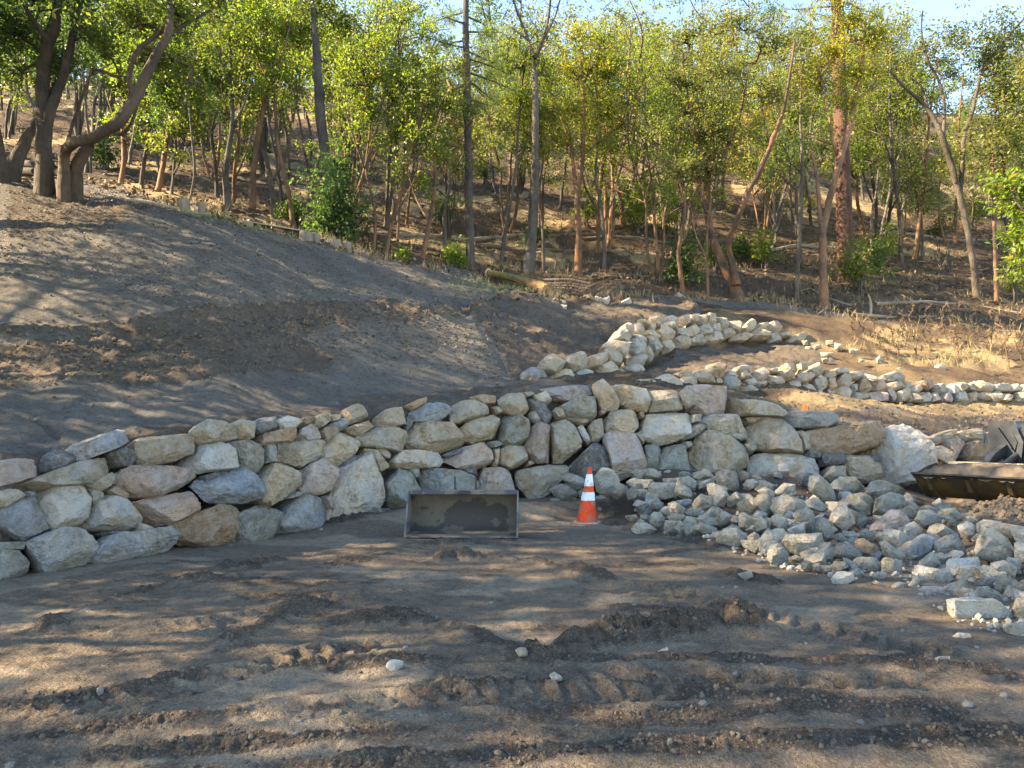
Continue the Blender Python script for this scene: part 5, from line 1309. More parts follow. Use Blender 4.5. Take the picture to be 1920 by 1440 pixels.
madrone('thin orange-brown trunk at right beyond the weed stalks', [[(1869,570,9),(1866,480,8),(1863,380,8),(1860,280,7),(1868,180,5),(1860,100,3)]], [(1880,180,50,60),(1880,260,45,45),(1860,110,50,40)], 90, 42)
madrone('bright leafy madrone reaching in at the right picture edge', [[(1975,560,20),(1965,480,18),(1960,400,15),(1935,330,10),(1950,240,8)], [(1962,440,8),(1920,400,6),(1895,360,4)], [(1960,380,7),(1910,330,5),(1880,310,3)]], [(1900,345,40,30),(1925,395,35,30),(1905,450,30,25),(1940,340,60,50),(1910,500,20,18),(1960,420,60,60)], 110, 43, 'bright', d=21, leaf=.15, per=26, spread=.35)
# slimmer stems of the wood: base (px,row), top, width, palette, lean
STEMS = [ # px,row,w, points above (dx per 100 rows), top row, bark, palette, crown rx, description
 (439,420,11,.05,60,'m','madrone',55,'slim orange madrone left of the plank shelter'), (470,414,18,.16,40,'m','madrone',65,'sturdy orange madrone at the end of the plank shelter'), (517,425,17,-.06,30,'o','madrone',60,'dark straight trunk behind the plank shelter'),
 (556,458,14,-.14,20,'m','bright',60,'orange madrone sweeping left of the dark bush'), (645,470,12,.25,30,'m','bright',70,'orange madrone fanning out above the dark bush'), (700,478,9,-.05,120,'m','madrone',50,'thin orange stem right of the dark bush'), (722,486,11,.25,170,'m','madrone',60,'orange madrone stem leaning right past the dark bush'),
 (745,470,8,.05,150,'m','madrone',45,'thin reddish stem among the dry shoots'), (790,486,13,.16,170,'m','olive',70,'orange madrone leaning right left of the tall pine'), (838,478,11,.0,160,'o','olive',55,'mossy grey trunk just left of the tall pine'), (1020,505,9,-.05,190,'o','madrone',50,'thin dark trunk beside the bare-topped oak'), (938,500,11,.12,100,'o','madrone',60,'slender grey trunk between pine and bare-topped oak'),
 (1133,505,10,-.06,110,'o','madrone',55,'slender grey trunk right of the yellow madrone'), (1122,480,11,.0,100,'m','olive',55,'orange stem behind the yellow madrone'), (1172,430,14,-.12,80,'m','madrone',70,'dark double-bent madrone up the slope right of the yellow one'), (1200,425,10,.2,110,'m','madrone',60,'thin madrone leaning right up the slope'),
 (1283,548,12,.0,200,'m','bright',60,'reddish trunk rising through the small dark bush'), (1328,552,8,.02,230,'m','olive',45,'thin stem left of the twin-stemmed madrone'), (405,392,10,.0,80,'o','dark',50,'straight dark trunk above the stumps'), (430,398,18,.0,60,'o','madrone',60,'broad grey trunk left of the plank shelter'),
 (262,372,11,.05,90,'o','dark',50,'grey trunk just behind the mound crest'), (225,355,13,.12,100,'m','bright',55,'forked orange trunk behind the bent madrone'), (288,380,17,.2,120,'m','madrone',60,'leaning orange-brown madrone at the mound crest'), (320,388,9,-.05,110,'o','dark',45,'thin dark trunk by the crest stump'), (350,392,8,.05,120,'o','madrone',45,'thin trunk between the crest stumps'),
 (650,420,8,.05,110,'o','madrone',45,'thin dark trunk behind the dark bush'), (1640,470,9,-.03,130,'o','olive',45,'thin dark trunk right of the red conifer'), (1690,500,12,-.05,90,'o','olive',55,'dark trunk in the group of stems at right'), (1712,498,11,.12,110,'m','olive',50,'reddish leaning stem in the group at right'), (1730,490,9,-.1,130,'o','dark',45,'thin black stem in the group at right'),
 (1655,470,9,.1,150,'o','dark',45,'thin leaning stem right of the red conifer'), (1440,480,10,.18,180,'o','olive',45,'dark trunk behind the crooked madrone'), (1790,455,9,.05,140,'m','bright',50,'orange stem behind the leaning grey madrone'), (1900,470,14,.02,110,'o','dark',60,'dark trunk at far right behind the leafy branch'),
 (760,430,8,.1,130,'m','madrone',45,'thin orange stem up the slope above the dry shoots'), (585,400,10,.1,90,'o','madrone',45,'dark trunk up the slope behind the bush'), (1245,420,9,-.1,120,'o','bright',50,'thin grey trunk above the round green bush')]
for k, (px, row, w, ln, top, bk, pal, rx, desc) in enumerate(STEMS):
    g = np.random.default_rng(300 + k); d = base_d(px, row); H = row - top
    if px < 700 and row < 480: d = max(d, 25 + g.uniform(0, 4))
    x1 = px + ln * H; main = [(px, row + 6, w * .85), (px + ln * H * .2 + g.normal() * 5, row - H * .22, w * .72), (px + ln * H * .5 + g.normal() * 8, row - H * .45, w * .58), (px + ln * H * .7 + g.normal() * 9, row - H * .7, w * .4), (x1, top, w * .3)]
    limbs = [main]
    for s in (-1, 1, random.choice((-1, 1))):
        j = int(g.integers(1, 4)); q = main[j]; limbs.append([(q[0], q[1], q[2] * .65), (q[0] + s * rx * .35 + g.normal() * 5, q[1] - H * .12, q[2] * .5), (q[0] + s * rx * .65 + ln * 40, q[1] - H * .28, q[2] * .3)])
    bl = [(x1, top + 10, rx * .8, rx * .6), (x1 - rx * .6, top + rx * .6, rx * .7, rx * .55), (x1 + rx * .6, top + rx * .5, rx * .7, rx * .55), (x1 - ln * 60, top + rx * 1.4, rx * .85, rx * .6), (x1 - rx * .5, top - rx * .4, rx * .6, rx * .5), (x1 + rx * .4, top - rx * .7, rx * .6, rx * .6), (x1 + rx * .3, top + rx * 1.9, rx * .6, rx * .45), (x1 - ln * H * .4 - rx * .4, top + rx * 2.4, rx * .5, rx * .4), (x1 - ln * H * .4 + rx * .4, top + rx * 2.9, rx * .4, rx * .3)]
    bcol = g.uniform(.8, 1.25); hand_tree('madrone_tree' if bk == 'm' else 'oak_tree', desc, d, limbs, bl, 150, 'madrone' if bk == 'm' else 'oak', pal, 400 + k, barkcol=(bcol, bcol * .97, bcol * .94), leaf=.105, per=17, spread=.25, group='trees of the wood edge', start_frac=.3)
# --- prototypes for the wood behind, copied
def proto(seed, H, spread_r, pal, bark, n, per, leaf, conifer=False):
    g = np.random.default_rng(seed); limbs = []
    nst = 1 if conifer else int(g.integers(1, 4)); ends = []
    for s in range(nst):
        az = g.uniform(0, 6.28); ln = 0 if nst == 1 else g.uniform(.08, .22); p = np.array([g.normal() * .12, g.normal() * .12, -.5]); pts = [p.copy()]; hh = H * g.uniform(.75, 1)
        dirv = np.array([math.cos(az) * ln, math.sin(az) * ln, 1.]); m = 7
        for k in range(m): p = p + dirv * (hh + .5) / m + np.array([g.normal() * .14, g.normal() * .14, 0]); pts.append(p.copy())
        r0 = g.uniform(.06, .115); limbs.append((pts, np.linspace(r0, .03, len(pts)))); ends.append(pts)
        for b in range(4):
            q = pts[int(g.integers(3, 7))]; a2 = g.uniform(0, 6.28); L = spread_r * g.uniform(.5, 1); e = q + np.array([math.cos(a2) * L, math.sin(a2) * L, L * g.uniform(.4, 1)]); mid = (q + e) / 2 + g.normal(size=3) * .15; limbs.append(([q, mid, e], [.05, .035, .015])); ends.append([q, mid, e])
    tips = [e[-1] for e in ends] + [e[len(e) * 2 // 3] for e in ends] + [e[len(e) // 2] for e in ends]
    cl = []
    for _ in range(n):
        q = tips[int(g.integers(0, len(tips)))]; cl.append(q + g.normal(size=3) * np.array([.75, .75, .6]) * spread_r * .42)
    cl = np.array(cl); cl = cl[cl[:, 2] > H * .3]
    return make_tree('madrone_tree' if bark == 'madrone' else 'oak_tree', None, limbs, cl, bark, pal, g=g, per=per, leaf=leaf, spread=.30, origin=(0, 0, 0), nside=6, tip=.007)
PROTOS = [proto(501 + i, H, r, pal, bk, n, per, lf) for i, (H, r, pal, bk, n, per, lf) in enumerate([(10, 2.4, 'madrone', 'madrone', 332, 20, .135), (11, 2.2, 'bright', 'madrone', 332, 20, .135), (9.5, 2.6, 'olive', 'oak', 332, 20, .135), (12, 2.4, 'dark', 'oak', 351, 20, .135), (10.5, 2.6, 'yellow', 'madrone', 313, 20, .135), (11, 2.2, 'madrone', 'oak', 313, 20, .135), (9, 2.2, 'olive', 'oak', 190, 0, .19)])]
used = [False] * len(PROTOS); PENDT = []
KIND = ['green madrone', 'bright green madrone', 'olive-green oak', 'dark green oak', 'yellowish madrone', 'green oak', 'leafless oak']
def place_tree(k, x, y, rz, sc, lab, px, z=None, colr=None, grp='trees of the hillside wood'):
    loc = (x, y, (zh(x, y) if z is None else z))
    if not used[k]: used[k] = True; t = PROTOS[k]; t.location = loc; t.rotation_euler = (0, 0, rz); t.scale = (sc, sc, sc)
    else: t = copy_thing(PROTOS[k], loc, rz, sc, None)
    t['group'] = grp; t['category'] = 'tree'
    for c in t.children:
        if 'crown' in c.name:
            v = random.uniform(.85, 1.3); c.color = (v * random.uniform(.9, 1.12), v, v * random.uniform(.85, 1.1), 1)
        else:
            v = random.uniform(.7, 1.4); c.color = (v, v * .97, v * .94, 1)
    PENDT.append((t, lab, px)); return t
bands = [(31, 39, 30, 'on the lower slope'), (40, 48, 34, 'half way up the slope'), (50, 62, 36, 'high on the slope'), (64, 78, 30, 'near the ridge'), (80, 92, 34, 'on the ridge')]
rt = random.Random(77)
for (d0, d1, n_, wd) in bands:
    for i in range(n_):
        px = -150 + (2220) * (i + rt.uniform(.1, .9)) / n_; d = rt.uniform(d0, d1); x = (px - CX) / F * d
        if d < 37 and any(abs(px - q) < 32 for q in (882, 990, 1084, 1350, 1400, 1546, 1588, 1620, 1815)): continue
        if d > 46 and (735 < px < 880 or 1020 < px < 1080 or 1680 < px < 1860): sc = .55 if d < 70 else .45
        elif 735 < px < 880 or 1690 < px < 1850: sc = .62
        elif d > 48 and 900 < px < 1060: sc = .75
        else: sc = rt.uniform(.8, 1.15) * (1.0 if d < 60 else .95)
        k = rt.choices(range(7), [5, 4, 5, 3, 2, 4, 5])[0]
        if px < 420 and rt.random() < .35: k = 3
        place_tree(k, x, d, rt.uniform(0, 6.28), sc, f'{KIND[k]} {wd}', px)
# trees left of the view whose crowns shade the mound, the wall and the yard
SHADE = [(-12, 10, 1.4), (-12.5, 13.5, 1.1), (-15, 6.4, 1.25), (-14, 16, 1.1), (-18, 11, 1.6), (-15, 18, 1.1), (-20, 16, 1.1), (-11.5, 4.3, 1.1), (-17, 2.4, 1.3), (-20, 8, 1.45), (-17, 20.5, 1.1), (-16, 13.5, 1.2)]
for i, (x, y, s) in enumerate(SHADE):
    k = [0, 3, 1, 5, 0, 3, 5, 1, 3, 0, 5, 1][i]; px = CX + F * x / y
    z = float(zt_col(-700, y)) - .15 if y > 5.9 else -.1
    place_tree(k, x, y, i * 1.3, s, f'{KIND[k]} standing left of the mound outside the picture', px, z, grp='shade trees beside the yard')
unique_labels(PENDT)
# ------------------------------------------------------------------ bushes
def bush(label, px, row, rx, ry, d, pal, seed, n, per=30, leaf=.12, spread=.25, leafcol=(1, 1, 1), stems=9):
    g = np.random.default_rng(seed); base = P(px, row, d); limbs = []
    for k in range(stems):
        a = g.uniform(0, 6.28); e = base + np.array([math.cos(a) * rx * .6, math.sin(a) * rx * .5, 0]) / F * d * g.uniform(.2, 1) + np.array([0, 0, ry * 1.4 / F * d * g.uniform(.5, 1)])
        b = base + np.array([g.normal() * .12, g.normal() * .1, -.15]); limbs.append(([b, (b + e) / 2 + g.normal(size=3) * .06, e], [.025, .018, .008]))
    cl = blobs_to_clusters([(px, row - ry * 1.05, rx, ry), (px - rx * .3, row - ry * .6, rx * .7, ry * .55), (px + rx * .3, row - ry * .7, rx * .7, ry * .6), (px + rx * .1, row - ry * 1.75, rx * .55, ry * .45)], d, n, g)
    cl = cl[[c[2] > zh(c[0], c[1]) + .05 if c[1] > 16 else True for c in cl]]
    return make_tree('bush', label, limbs, cl, 'oak', pal, leaf=leaf, per=per, spread=spread, g=g, cat='bush', trunk='stems', crown='foliage', leafcol=leafcol, tip=.003, group='bushes of the wood')
bush('large dark green evergreen bush beside the plank shelter', 628, 472, 56, 86, 24.6, 'dark', 61, 190, 34, .13, .28, (.9, 1.0, 1.1), 14)
bush('small leafy bush behind the plank shelter', 545, 432, 30, 30, 27, 'dark', 62, 50, 28)
bush('dark green bush at the foot of the reddish trunk', 1278, 535, 32, 46, d_at(1278, 535, 24), 'dark', 63, 90, 30)
bush('dense low bush left of the crooked madrone stems', 1388, 488, 36, 24, d_at(1388, 488, 24), 'dark', 64, 60)
bush('round light green bush higher on the slope', 1212, 372, 32, 26, d_at(1212, 372, 24), 'bright', 65, 60)
bush('leafy bush at the foot of the tall pine', 852, 505, 22, 22, d_at(852, 505, 24), 'bright', 66, 40)
bush('low green bush below the dry shoots', 752, 492, 16, 12, 26, 'bright', 67, 22, 24)
bush('light green saplings above the small dark bush', 1255, 440, 34, 34, d_at(1255, 445, 24), 'bright', 68, 45, 24)
bush('dark shrub under the leaning grey madrone', 1762, 445, 30, 20, d_at(1762, 445, 24), 'dark', 69, 40)
bush('green shrub under the bright branch at right', 1905, 548, 22, 20, d_at(1905, 552, 24), 'bright', 70, 26, 24)
bush('pale leafless shrub left of the pale orange madrone', 1455, 430, 50, 70, d_at(1455, 520, 24), 'dry', 71, 60, 0)
bush('twiggy grey shrub beneath the red conifer', 1655, 440, 40, 50, d_at(1655, 460, 24), 'dry', 72, 50, 0)
und = [bush('low evergreen undergrowth shrub on the wooded slope', 1000, 470, 26, 20, 34.0, 'dark', 75, 34, 22, .13, .26), bush('light green sapling thicket on the wooded slope', 1100, 420, 30, 30, 38.0, 'madrone', 76, 36, 20, .13, .26), bush('leafless brown thicket on the wooded slope', 1300, 420, 34, 34, 38.0, 'dry', 77, 70, 0)]
PU = [(b, b['label'], 0) for b in und]; ru = random.Random(41)
for i in range(44):
    px = ru.uniform(150, 1930); d = ru.uniform(31, 52); x = (px - CX) / F * d; k = i % 3; t = copy_thing(und[k], (x, d, zh(x, d) - .05), ru.uniform(0, 6), ru.uniform(.7, 1.5), None); PU.append((t, und[k]['label'], px))
for i, b in enumerate(und): PU[i] = (b, b['label'], CX + F * b.location.x / b.location.y); b.location.z = zh(b.location.x, b.location.y)
unique_labels(PU)
# ------------------------------------------------------------------ logs, stumps, timber
def log_obj(name, label, pts, rads, bark, cat='log', group=None, ends=True, n=14, col=(1, 1, 1), bark_wob=.07, seed=1):
    g = np.random.default_rng(seed); p, r = smooth_path(pts, rads, .12); r = r * (1 + bark_wob * 1.6 * np.convolve(g.normal(size=len(r) + 4), np.ones(5) / 5, 'valid')); c = np.mean(p, 0); t = thing(name, label, cat, (c[0], c[1], min(p[:, 2])), group); o0 = np.array(t.location)
    me = tubes_mesh('bark', [(p - o0, r, n)], n); me.materials.append(M[bark]); o = link('bark', me, None, t); o.color = (*col, 1)
    if ends:
        for q, e in ((p[0], p[0] - p[1]), (p[-1], p[-1] - p[-2])):
            e = Vector(e).normalized(); k = 0 if q is p[0] else -1; MB().tube([Vector(q - o0) - e * .02, Vector(q - o0) + e * .004], r[k] * .97, n).build('cut_end', M['cut'], t)
    return t
M['moss'] = bark_mat('mossy_bark', (0.25, 0.19, 0.07), (0.14, 0.09, 0.05), (3, 3, 3), .05)
lp = [(915, 512), (945, 517), (980, 526), (1012, 536), (1026, 543)]; ds = [27.5, 27.0, 26.4, 25.8, 25.5]
log_obj('fallen_log', 'thick mossy log lying on the slope at the right end of the mound', [P(a, b, d) for (a, b), d in zip(lp, ds)], [.11, .13, .15, .17, .2], 'moss', bark_wob=.10, seed=2)
HL = [((700,441),(1010,436),'long thin pole laid across the slope behind the pines'), ((1010,447),(1330,436),'long dark pole laid across the slope right of the oak'), ((890,463),(1180,470),'dark log across the lower slope behind the mossy log'), ((1230,345),(1330,336),'short pale log high on the slope'), ((1090,452),(1300,462),'half-buried dark log left of the small dark bush'), ((1380,470),(1560,462),'pole lying behind the pale orange madrone'), ((1640,440),(1850,452),'long pole on the slope behind the leaning grey madrone')]
for i, (a, b, lab) in enumerate(HL):
    da, dbb = d_at(*a, 24), d_at(*b, 24); pa, pb = P(*a, da), P(*b, dbb); pts = []
    for t in np.linspace(0, 1, 9): q = pa + (pb - pa) * t; q[2] = zh(q[0], q[1]) + .06; pts.append(q)
    log_obj('pole_log', lab, pts, [.10] * 9, 'wood', group='poles laid on the slope', seed=20 + i, n=8, col=(.6, .55, .5) if i in (1, 2, 4) else (1, 1, 1))
FB = [([(1555,560),(1590,572),(1640,582)], .06, 'pale fallen branch at the foot of the pale orange madrone'), ([(1640,570),(1740,566),(1830,574),(1930,590)], .09, 'long pale fallen trunk at right behind the weed stalks'), ([(1600,590),(1680,596),(1790,592)], .08, 'grey fallen log beside the white forked branch'), ([(1560,565),(1520,540),(1500,545)], .03, 'thin curved dead branch left of the pale orange madrone')]
for i, (pl, r, lab) in enumerate(FB):
    pts = []
    for a, b in pl: d = d_at(a, b + 6, 24); pts.append(P(a, b, d))
    log_obj('fallen_branch', lab, pts, [r] + [r * .8] * (len(pl) - 2) + [r * .5], 'dead', 'branch', 'fallen branches at right', seed=40 + i, n=7, ends=False)
d0 = d_at(1630, 592, 24); log_obj('forked_branch', 'small white forked branch sticking up among fallen logs at right', [P(1632, 592, d0), P(1634, 570, d0), P(1628, 552, d0 - .1)], [.05, .045, .025], 'dead', 'branch', None, False, 7, (1.7, 1.7, 1.7), seed=50)
def stump(label, px, row, w, h, d, seed):
    b = P(px, row, d); b[2] -= .1; g = np.random.default_rng(seed); r = w / F * d / 2; H = h / F * d + .1; t = thing('stump', label, 'stump', tuple(b), 'cut stumps along the mound crest')
    n = 22; zz = np.linspace(0, H, 6); prof_r = r * (1.12 - .12 * np.sqrt(zz / H)); lob = 1 + .05 * g.normal(size=n)
    V = np.array([[(rr_ * lob[k] * math.cos(6.2832 * k / n), rr_ * lob[k] * math.sin(6.2832 * k / n), z) for k in range(n)] for rr_, z in zip(prof_r, zz)]).reshape(-1, 3)
    i = np.arange(5)[:, None] * n + np.arange(n)[None]; j = np.arange(5)[:, None] * n + (np.arange(n)[None] + 1) % n
    me = mesh_np('bark', V, np.stack([i, j, j + n, i + n], -1).reshape(-1, 4)); me.materials.append(M['wood']); link('bark', me, None, t)
    bm = bmesh.new(); bm.faces.new([bm.verts.new(v) for v in V[-n:]]); m2 = bpy.data.meshes.new('cut_top'); bm.to_mesh(m2); bm.free(); m2.materials.append(M['wood']); o = link('cut_top', m2, None, t); o.color = (1.5, 1.4, 1.25, 1)
for i, (px, row, w, h, d, lab) in enumerate([(344, 398, 22, 24, 21.3, 'round cut stump on the mound crest left of the plank shelter'), (378, 402, 12, 22, 21.4, 'narrow split stump just right of the round crest stump'), (574, 458, 24, 22, 23.0, 'stump supporting the right end of the plank shelter'), (592, 462, 18, 22, 23.2, 'second stump under the right end of the plank shelter'), (628, 470, 22, 20, 23.3, 'left one of the two stumps below the dark bush'), (650, 472, 17, 18, 23.4, 'right one of the two stumps below the dark bush'), (460, 432, 26, 14, 22.4, 'low dark stump at the left end of the plank shelter')]): stump(lab, px, row, w, h, d, 600 + i)
# firewood behind the mound madrones
for i, (x0, x1, row, r, lab) in enumerate([(38, 74, 322, 8, 'lower left firewood log behind the mound madrones'), (48, 73, 308, 7, 'upper left firewood log behind the mound madrones'), (92, 113, 322, 8, 'lower right firewood log behind the mound madrones'), (90, 114, 307, 7, 'middle right firewood log behind the mound madrones'), (94, 113, 293, 6, 'top right firewood log behind the mound madrones')]):
    d = 21.6; log_obj('firewood_log', lab, [P(x0, row, d + .3), P((x0 + x1) / 2, row, d + .1), P(x1, row + 2, d - .1)], [r / F * d] * 3, 'oak', 'log', 'stacked firewood', seed=70 + i, n=12, col=(.7, .7, .75))
# plank shelter on the crest
M['plank'] = flat_mat('grey_plank', (0.36, 0.31, 0.25), 0.85, 0.35, 9, 0, .3, .01); M['red'] = flat_mat('red_block', (0.30, 0.10, 0.065), 0.85, 0.3, 12); M['tarp'] = flat_mat('black_plastic', (0.012, 0.016, 0.018), 0.5, 0.4, 6)
A, B = P(452, 414, 22.6), P(592, 438, 23.2); U = Vector(B - A); Lp = U.length; U.normalize(); S_ = Vector((-U.y, U.x, 0)).normalized(); N_ = U.cross(S_)
sh = thing('plank_shelter', 'low shelter of grey planks over black plastic on the mound crest', 'shelter', tuple(A - np.array([0, 0, .3]))); O = Vector(sh.location)
def ubox(c, l, w, h): 
    from mathutils import Matrix
    R = Matrix((U, S_, N_)).transposed(); return MB().box(Vector(c) - O, (l, w, h), R, .006)
mid = (Vector(A) + Vector(B)) / 2
for k, (o_, l) in enumerate(((0, Lp), (.16, Lp * .97), (.33, Lp * .98))): ubox(mid + S_ * o_ + N_ * .01 * k, l, .15, .03).build('plank', M['plank'], sh)
ubox(mid + U * .45 - N_ * .21 + S_ * .2, 1.5, .1, .32).build('plastic_sheet', M['tarp'], sh); ubox(mid - U * .55 - N_ * .20 + S_ * .2, 1.0, .1, .28).build('plastic_sheet', M['tarp'], sh)
ubox(mid + U * .02 - N_ * .16 + S_ * .02, .26, .12, .22).build('red_block', M['red'], sh)
for o_ in (-.75, -.55, -.38, .42): ubox(mid + U * o_ - N_ * .2 + S_ * .02, .025, .03, .38).build('post', M['plank'], sh)
ubox(mid - U * .25 - N_ * .30 - S_ * .15, .62, .08, .03).build('lower_plank', M['plank'], sh)
ca, cb_ = P(235, 373, 21.0), P(395, 408, 21.4); q = []
for t in np.linspace(0, 1, 7): v = ca + (cb_ - ca) * t; v[2] = zh(v[0], v[1]) + .06; q.append(v)
log_obj('crest_pole', 'long weathered pole lying along the mound crest behind the round stump', q, [.06] * 7, 'wood', seed=88, n=8, col=(1.3, 1.3, 1.2))
# brush heap near the log
g = np.random.default_rng(90); bp_ = P(1068, 552, 25.6); paths = []
for k in range(150):
    a = bp_ + np.array([g.normal() * .55, g.normal() * .3, -.05]); az = g.uniform(0, 6.28); L = g.uniform(.4, 1.3); e = a + np.array([math.cos(az) * L, math.sin(az) * L * .6, g.uniform(.05, .75)]); m_ = (a + e) / 2 + g.normal(size=3) * .08
    paths.append((np.array([a, m_, e]) - bp_, [.012, .009, .004], 3))
for k in range(5):
    a = bp_ + np.array([-1.0 + g.uniform(-.2, .5), g.uniform(-.3, .3), .1 + .1 * k]); paths.append((np.array([a, a + np.array([.9, .05, .02]), a + np.array([1.6, .1, -.1])]) - bp_, [.05, .05, .04], 6))
me = tubes_mesh('brush_heap', paths, 3); me.materials.append(M['wood']); o = link('brush_heap', me, None, None, bp_); o.color = (.7, .65, .6, 1); tag(o, 'tangled heap of cut brush beside the mossy log', 'brush heap')
# ------------------------------------------------------------------ dry weed stalks
M['weed'] = flat_mat('dry_weed', (0.12, 0.082, 0.045), 0.9, 0.35, 14, c2=(0.075, 0.052, 0.03))
def weed_proto(seed, H):
    g = np.random.default_rng(seed); paths = []; pts = [np.array([g.normal() * .03 * k, g.normal() * .03 * k, H * k / 6]) for k in range(7)]; paths.append((pts, np.linspace(.02, .011, 7), 5))
    for k in range(int(34 * H)):
        z = g.uniform(.1, 1) * H; q = np.array([np.interp(z, [p[2] for p in pts], [p[i] for p in pts]) for i in range(3)]); az = g.uniform(0, 6.28); L = g.uniform(.03, .075); paths.append(([q, q + np.array([math.cos(az) * L, math.sin(az) * L, g.uniform(-.08, .1)])], [.010, .018], 3))
    return tubes_mesh('weed_stalk', paths, 5)
WM = [weed_proto(700 + i, h) for i, h in enumerate((1.0, 1.3, 1.6, .8))]
for m_ in WM: m_.materials.append(M['weed'])
WS = [(1648,655,.9),(1660,668,.7),(1672,640,1.2),(1684,662,.9),(1697,650,1.0),(1709,640,1.7),(1716,668,1.1),(1728,660,.8),(1735,640,1.0),(1746,668,1.1),(1760,650,.9),(1772,640,1.4),(1790,660,1.2),(1797,690,1.3),(1808,655,.9),(1822,660,.7),(1833,645,1.1),(1852,665,1.0),(1858,650,1.3),(1880,680,1.5),(1893,690,1.8),(1905,660,1.2),(1600,625,.6),(1620,630,.7),(1690,630,.8),(1780,630,.9),(1740,620,1.0),(1640,640,.8),(1915,680,1.0),(1870,640,.9)]
PEND2 = []
for i, (px, row, h) in enumerate(WS):
    d = d_at(px, row, 22); p = P(px, row, d); o = link('weed_stalk', WM[i % 4], None, None, (p[0], p[1], zh(p[0], p[1]) - .04)); o.scale = (1, 1, h / (1.0, 1.3, 1.6, .8)[i % 4]); o.rotation_euler = (random.gauss(0, .06), random.gauss(0, .06), i)
    tag(o, None, 'weed', 'dry weed stalks at right'); PEND2.append((o, 'tall dry brown weed stalk on the right slope' if h > 1 else 'short dry brown weed stalk on the right slope', px))
SH = [(680,478),(688,484),(697,470),(706,488),(716,482),(725,492),(734,486)]
for i, (px, row) in enumerate(SH):
    d = 24.9; p = P(px, row, d); o = link('weed_stalk', WM[i % 4], None, None, (p[0], p[1], zh(p[0], p[1]) - .05)); o.scale = (1.3, 1.3, .9); o.rotation_euler = (random.gauss(0, .1), random.gauss(0, .1), i)
    tag(o, None, 'weed', 'dry shoots beside the dark bush'); PEND2.append((o, 'dry tan shoot beside the dark green bush', px))
unique_labels(PEND2)
# ------------------------------------------------------------------ ground cover nobody could count
def clutter(n, region, d0, d1, seed, size, pal, name, label, up=.5, lift=.01, blade=False):
    g = np.random.default_rng(seed); pts = []
    while len(pts) < n:
        px = g.uniform(-80, 2000, 4000); d = d0 + (d1 - d0) * g.uniform(0, 1, 4000) ** 1.5
        for a, b in zip(px, d):
            x = (a - CX) / F * b
            if len(pts) < n:
                j = int(np.clip(np.searchsorted(HCOLS, a), 1, len(HCOLS) - 1)); z = float(np.interp(b, HY[2:, j], HZg[2:, j])); row = HZ - (z - CAMZ) * F / b
                if region(a, row, b, g): pts.append((x, b, z + lift))
    B = np.array(pts); n = len(B); L = size * g.uniform(.5, 1.5, n)[:, None]
    if blade:
        axis = np.stack([g.normal(size=n) * .45, g.normal(size=n) * .45, np.ones(n)], 1)
    else: axis = np.stack([g.normal(size=n), g.normal(size=n), g.normal(size=n) * up], 1)
    axis /= np.linalg.norm(axis, axis=1)[:, None]; side = np.cross(axis, g.normal(size=(n, 3))); side /= np.linalg.norm(side, axis=1)[:, None]; Wd = L * (.30 if not blade else .02)
    V = np.stack([B, B + axis * L * .5 + side * Wd, B + axis * L, B + axis * L * .5 - side * Wd], 1)
    me = mesh_np(name, V.reshape(-1, 3), np.arange(n * 4).reshape(-1, 4), False); a, b = np.array(pal[0]), np.array(pal[1]); t = g.uniform(0, 1, n)[:, None]; c = (a * (1 - t) + b * t) * g.uniform(.6, 1.3, n)[:, None]
    col_attr(me, 'tint', np.repeat(np.concatenate([c, np.ones((n, 1))], 1), 4, 0)); o = link(name, me, M['litter']); tag(o, label, kind='stuff')
m_, nt_, b_ = new_mat('litter'); at_ = nd(nt_, 'ShaderNodeAttribute', attribute_name='tint'); nt_.links.new(at_.outputs['Color'], b_.inputs['Base Color']); b_.inputs['Roughness'].default_value = .8; M['litter'] = m_
vn = lambda a, r: float(vnoise(np.array([a / 45.0]), np.array([r / 14.0]), 9)[0])
crest = lambda a: np.interp(a, [-700,0,150,400,600,760,900,960,1040,1120,1290,1420,1600,1750,1920,2700], [380,335,338,405,455,490,520,555,560,555,555,560,590,630,660,660])
clutter(26000, lambda a, r, b, g: r < crest(a) + 8 and r < 600, 21, 62, 800, .16, ((.075, .045, .028), (.20, .135, .07)), 'leaf_litter', 'brown fallen leaves covering the floor of the wood')
clutter(15000, lambda a, r, b, g: crest(a) < r < crest(a) + 190 and a < 940 and g.uniform() < .9, 12, 26, 801, .06, ((.17, .145, .115), (.09, .075, .06)), 'slope_litter', 'bits of bark and twigs on the grey graded bank', .4)
clutter(9000, lambda a, r, b, g: (r < crest(a) + 15 and vn(a, r) > .0 and r > 380) or (a > 1580 and 600 < r < 690 and vn(a, r) > -.1), 23, 44, 802, .30, ((.30, .235, .12), (.2, .155, .075)), 'dry_grass', 'tufts of dry straw-coloured grass on the slope', blade=True)
clutter(2500, lambda a, r, b, g: (a > 1640 and 630 < r < 690 and vn(a, r) > .1) or (330 < a < 560 and crest(a) < r < crest(a) + 14) or (840 < a < 1000 and 520 < r < 560), 20, 30, 803, .16, ((.14, .20, .05), (.22, .24, .08)), 'green_grass', 'sparse green grass on the slope', blade=True)
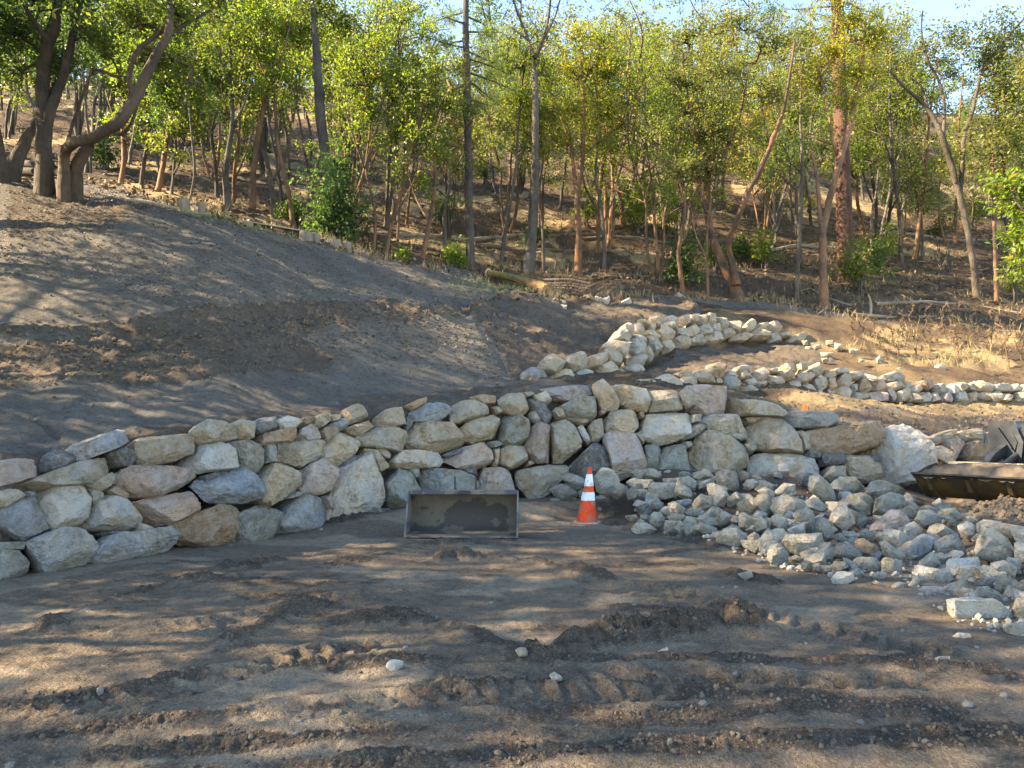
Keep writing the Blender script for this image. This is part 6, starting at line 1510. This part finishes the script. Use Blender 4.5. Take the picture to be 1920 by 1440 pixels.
# clods, crumbs and pebbles of the yard
def on_yard(n, test, seed, smin, smax, name, mat, label, bury=.3):
    g = np.random.default_rng(seed); P_, S = [], []
    while len(P_) < n:
        px = g.uniform(-120, 2040, 6000); row = g.uniform(905, 1470, 6000); d = CAMZ * F / (row - HZ); x = (px - CX) / F * d; ok = d < db(px) + .1
        h, lo, pa = yard_shape(x, d); k = ok & (g.uniform(0, 1, 6000) < test(px, row, lo))
        s = smin + (smax - smin) * g.uniform(0, 1, 6000) ** 3
        P_ += list(np.stack([x, d, h + s * (1 - 2 * bury) * .5], 1)[k]); S += list(s[k])
    clod_field(P_[:n], S[:n], name, mat, label, seed)
on_yard(2600, lambda px, row, lo: lo ** 2 * .9, 810, .006, .018, 'soil_clods', M['clod'], 'dark crumbs and clods of soil churned up on the yard')
M['pebble'] = flat_mat('pebble', (0.20, 0.18, 0.155), 0.9, 0.4, 2, 0, 0.2, .01, (0.12, 0.11, 0.10), .2)
on_yard(130, lambda px, row, lo: .12 + .5 * (row < HZ + CAMZ * F / (db(px) - .5)), 811, .008, .03, 'pebbles', M['pebble'], 'small pale pebbles strewn on the yard and along the wall foot')
for i, (px, row, s, c, lab) in enumerate([(740, 1250, .05, 'w', 'small pale stone on the rutted soil in the lower middle'), (978, 1240, .045, 'b', 'small tan pebble stone right of the pale stone in the lower middle'), (1765, 1245, .045, 'b', 'small tan stone on the soil ridge at lower right'), (1243, 1228, .04, 'b', 'small tan stone beside the clod ridge right of centre'), (1040, 1282, .04, 'l', 'tiny pale stone in the rut below the centre')]):
    q = G(px, row); tag(blob_rock('stone', (q[0], q[1], zy(q[0], q[1]) + s * .4), (s * 1.2, s, s * .75), 3000 + i, c), lab, 'stone')
pts, szs = [], []
cpx = rng.uniform(1190, 1960, 900); cfr = np.interp(cpx, PFX, PFR); cbr = np.interp(cpx, PBX, PBR); crow = cfr + (cbr - cfr) * rng.uniform(.12, .9, 900); cd_ = pile_d(cpx, crow)
cx_ = (cpx - CX) / F * cd_
szs = .012 + .03 * rng.uniform(0, 1, 900) ** 2; pts = np.stack([cx_, cd_, yard_shape(cx_, cd_)[0] + szs * .4], 1)
M['chip'] = flat_mat('stone_chip', (0.30, 0.285, 0.245), 0.9, 0.4, 2, 0, 0.2, .01, (0.20, 0.19, 0.165), .2)
clod_field(pts, szs, 'stone_chips', M['chip'], 'small broken stone chips between and in front of the loose pile rocks', 12)
pts, szs = [], []
for k in range(3000):
    px = rng.uniform(-60, 1330); r = float(np.interp(px, [-100,0,250,520,700,850,930,1100,1280], [690,668,650,630,610,600,640,640,600])) + rng.normal() * 38; d = None
    j = int(np.clip(np.searchsorted(HCOLS, px), 1, len(HCOLS) - 1)); rows = HZ - (HZg[2:, j] - CAMZ) * F / HY[2:, j]; kk = np.nonzero(rows <= r)[0]
    if len(kk) and HY[2 + kk[0], j] < 26: i = 2 + kk[0]; pts.append((HX[i, j] + rng.normal() * .03, HY[i, j] + rng.normal() * .03, HZg[i, j] + .01)); szs.append(.01 + .035 * rng.uniform() ** 3)
for k in range(2600):
    px = rng.uniform(1180, 1920); j = int(np.clip(np.searchsorted(HCOLS, px), 1, len(HCOLS) - 1)); i = int(rng.integers(3, 150))
    if HY[i, j] < prof(px)[0][3]: pts.append((HX[i, j], HY[i, j], HZg[i, j] + .01)); szs.append(.012 + .04 * rng.uniform() ** 3)
clod_field(pts, szs, 'bank_clods', M['clod_brown'], 'crumbs of brown soil on the raw earth bank and terraces', 9)
unique_labels(PEND)
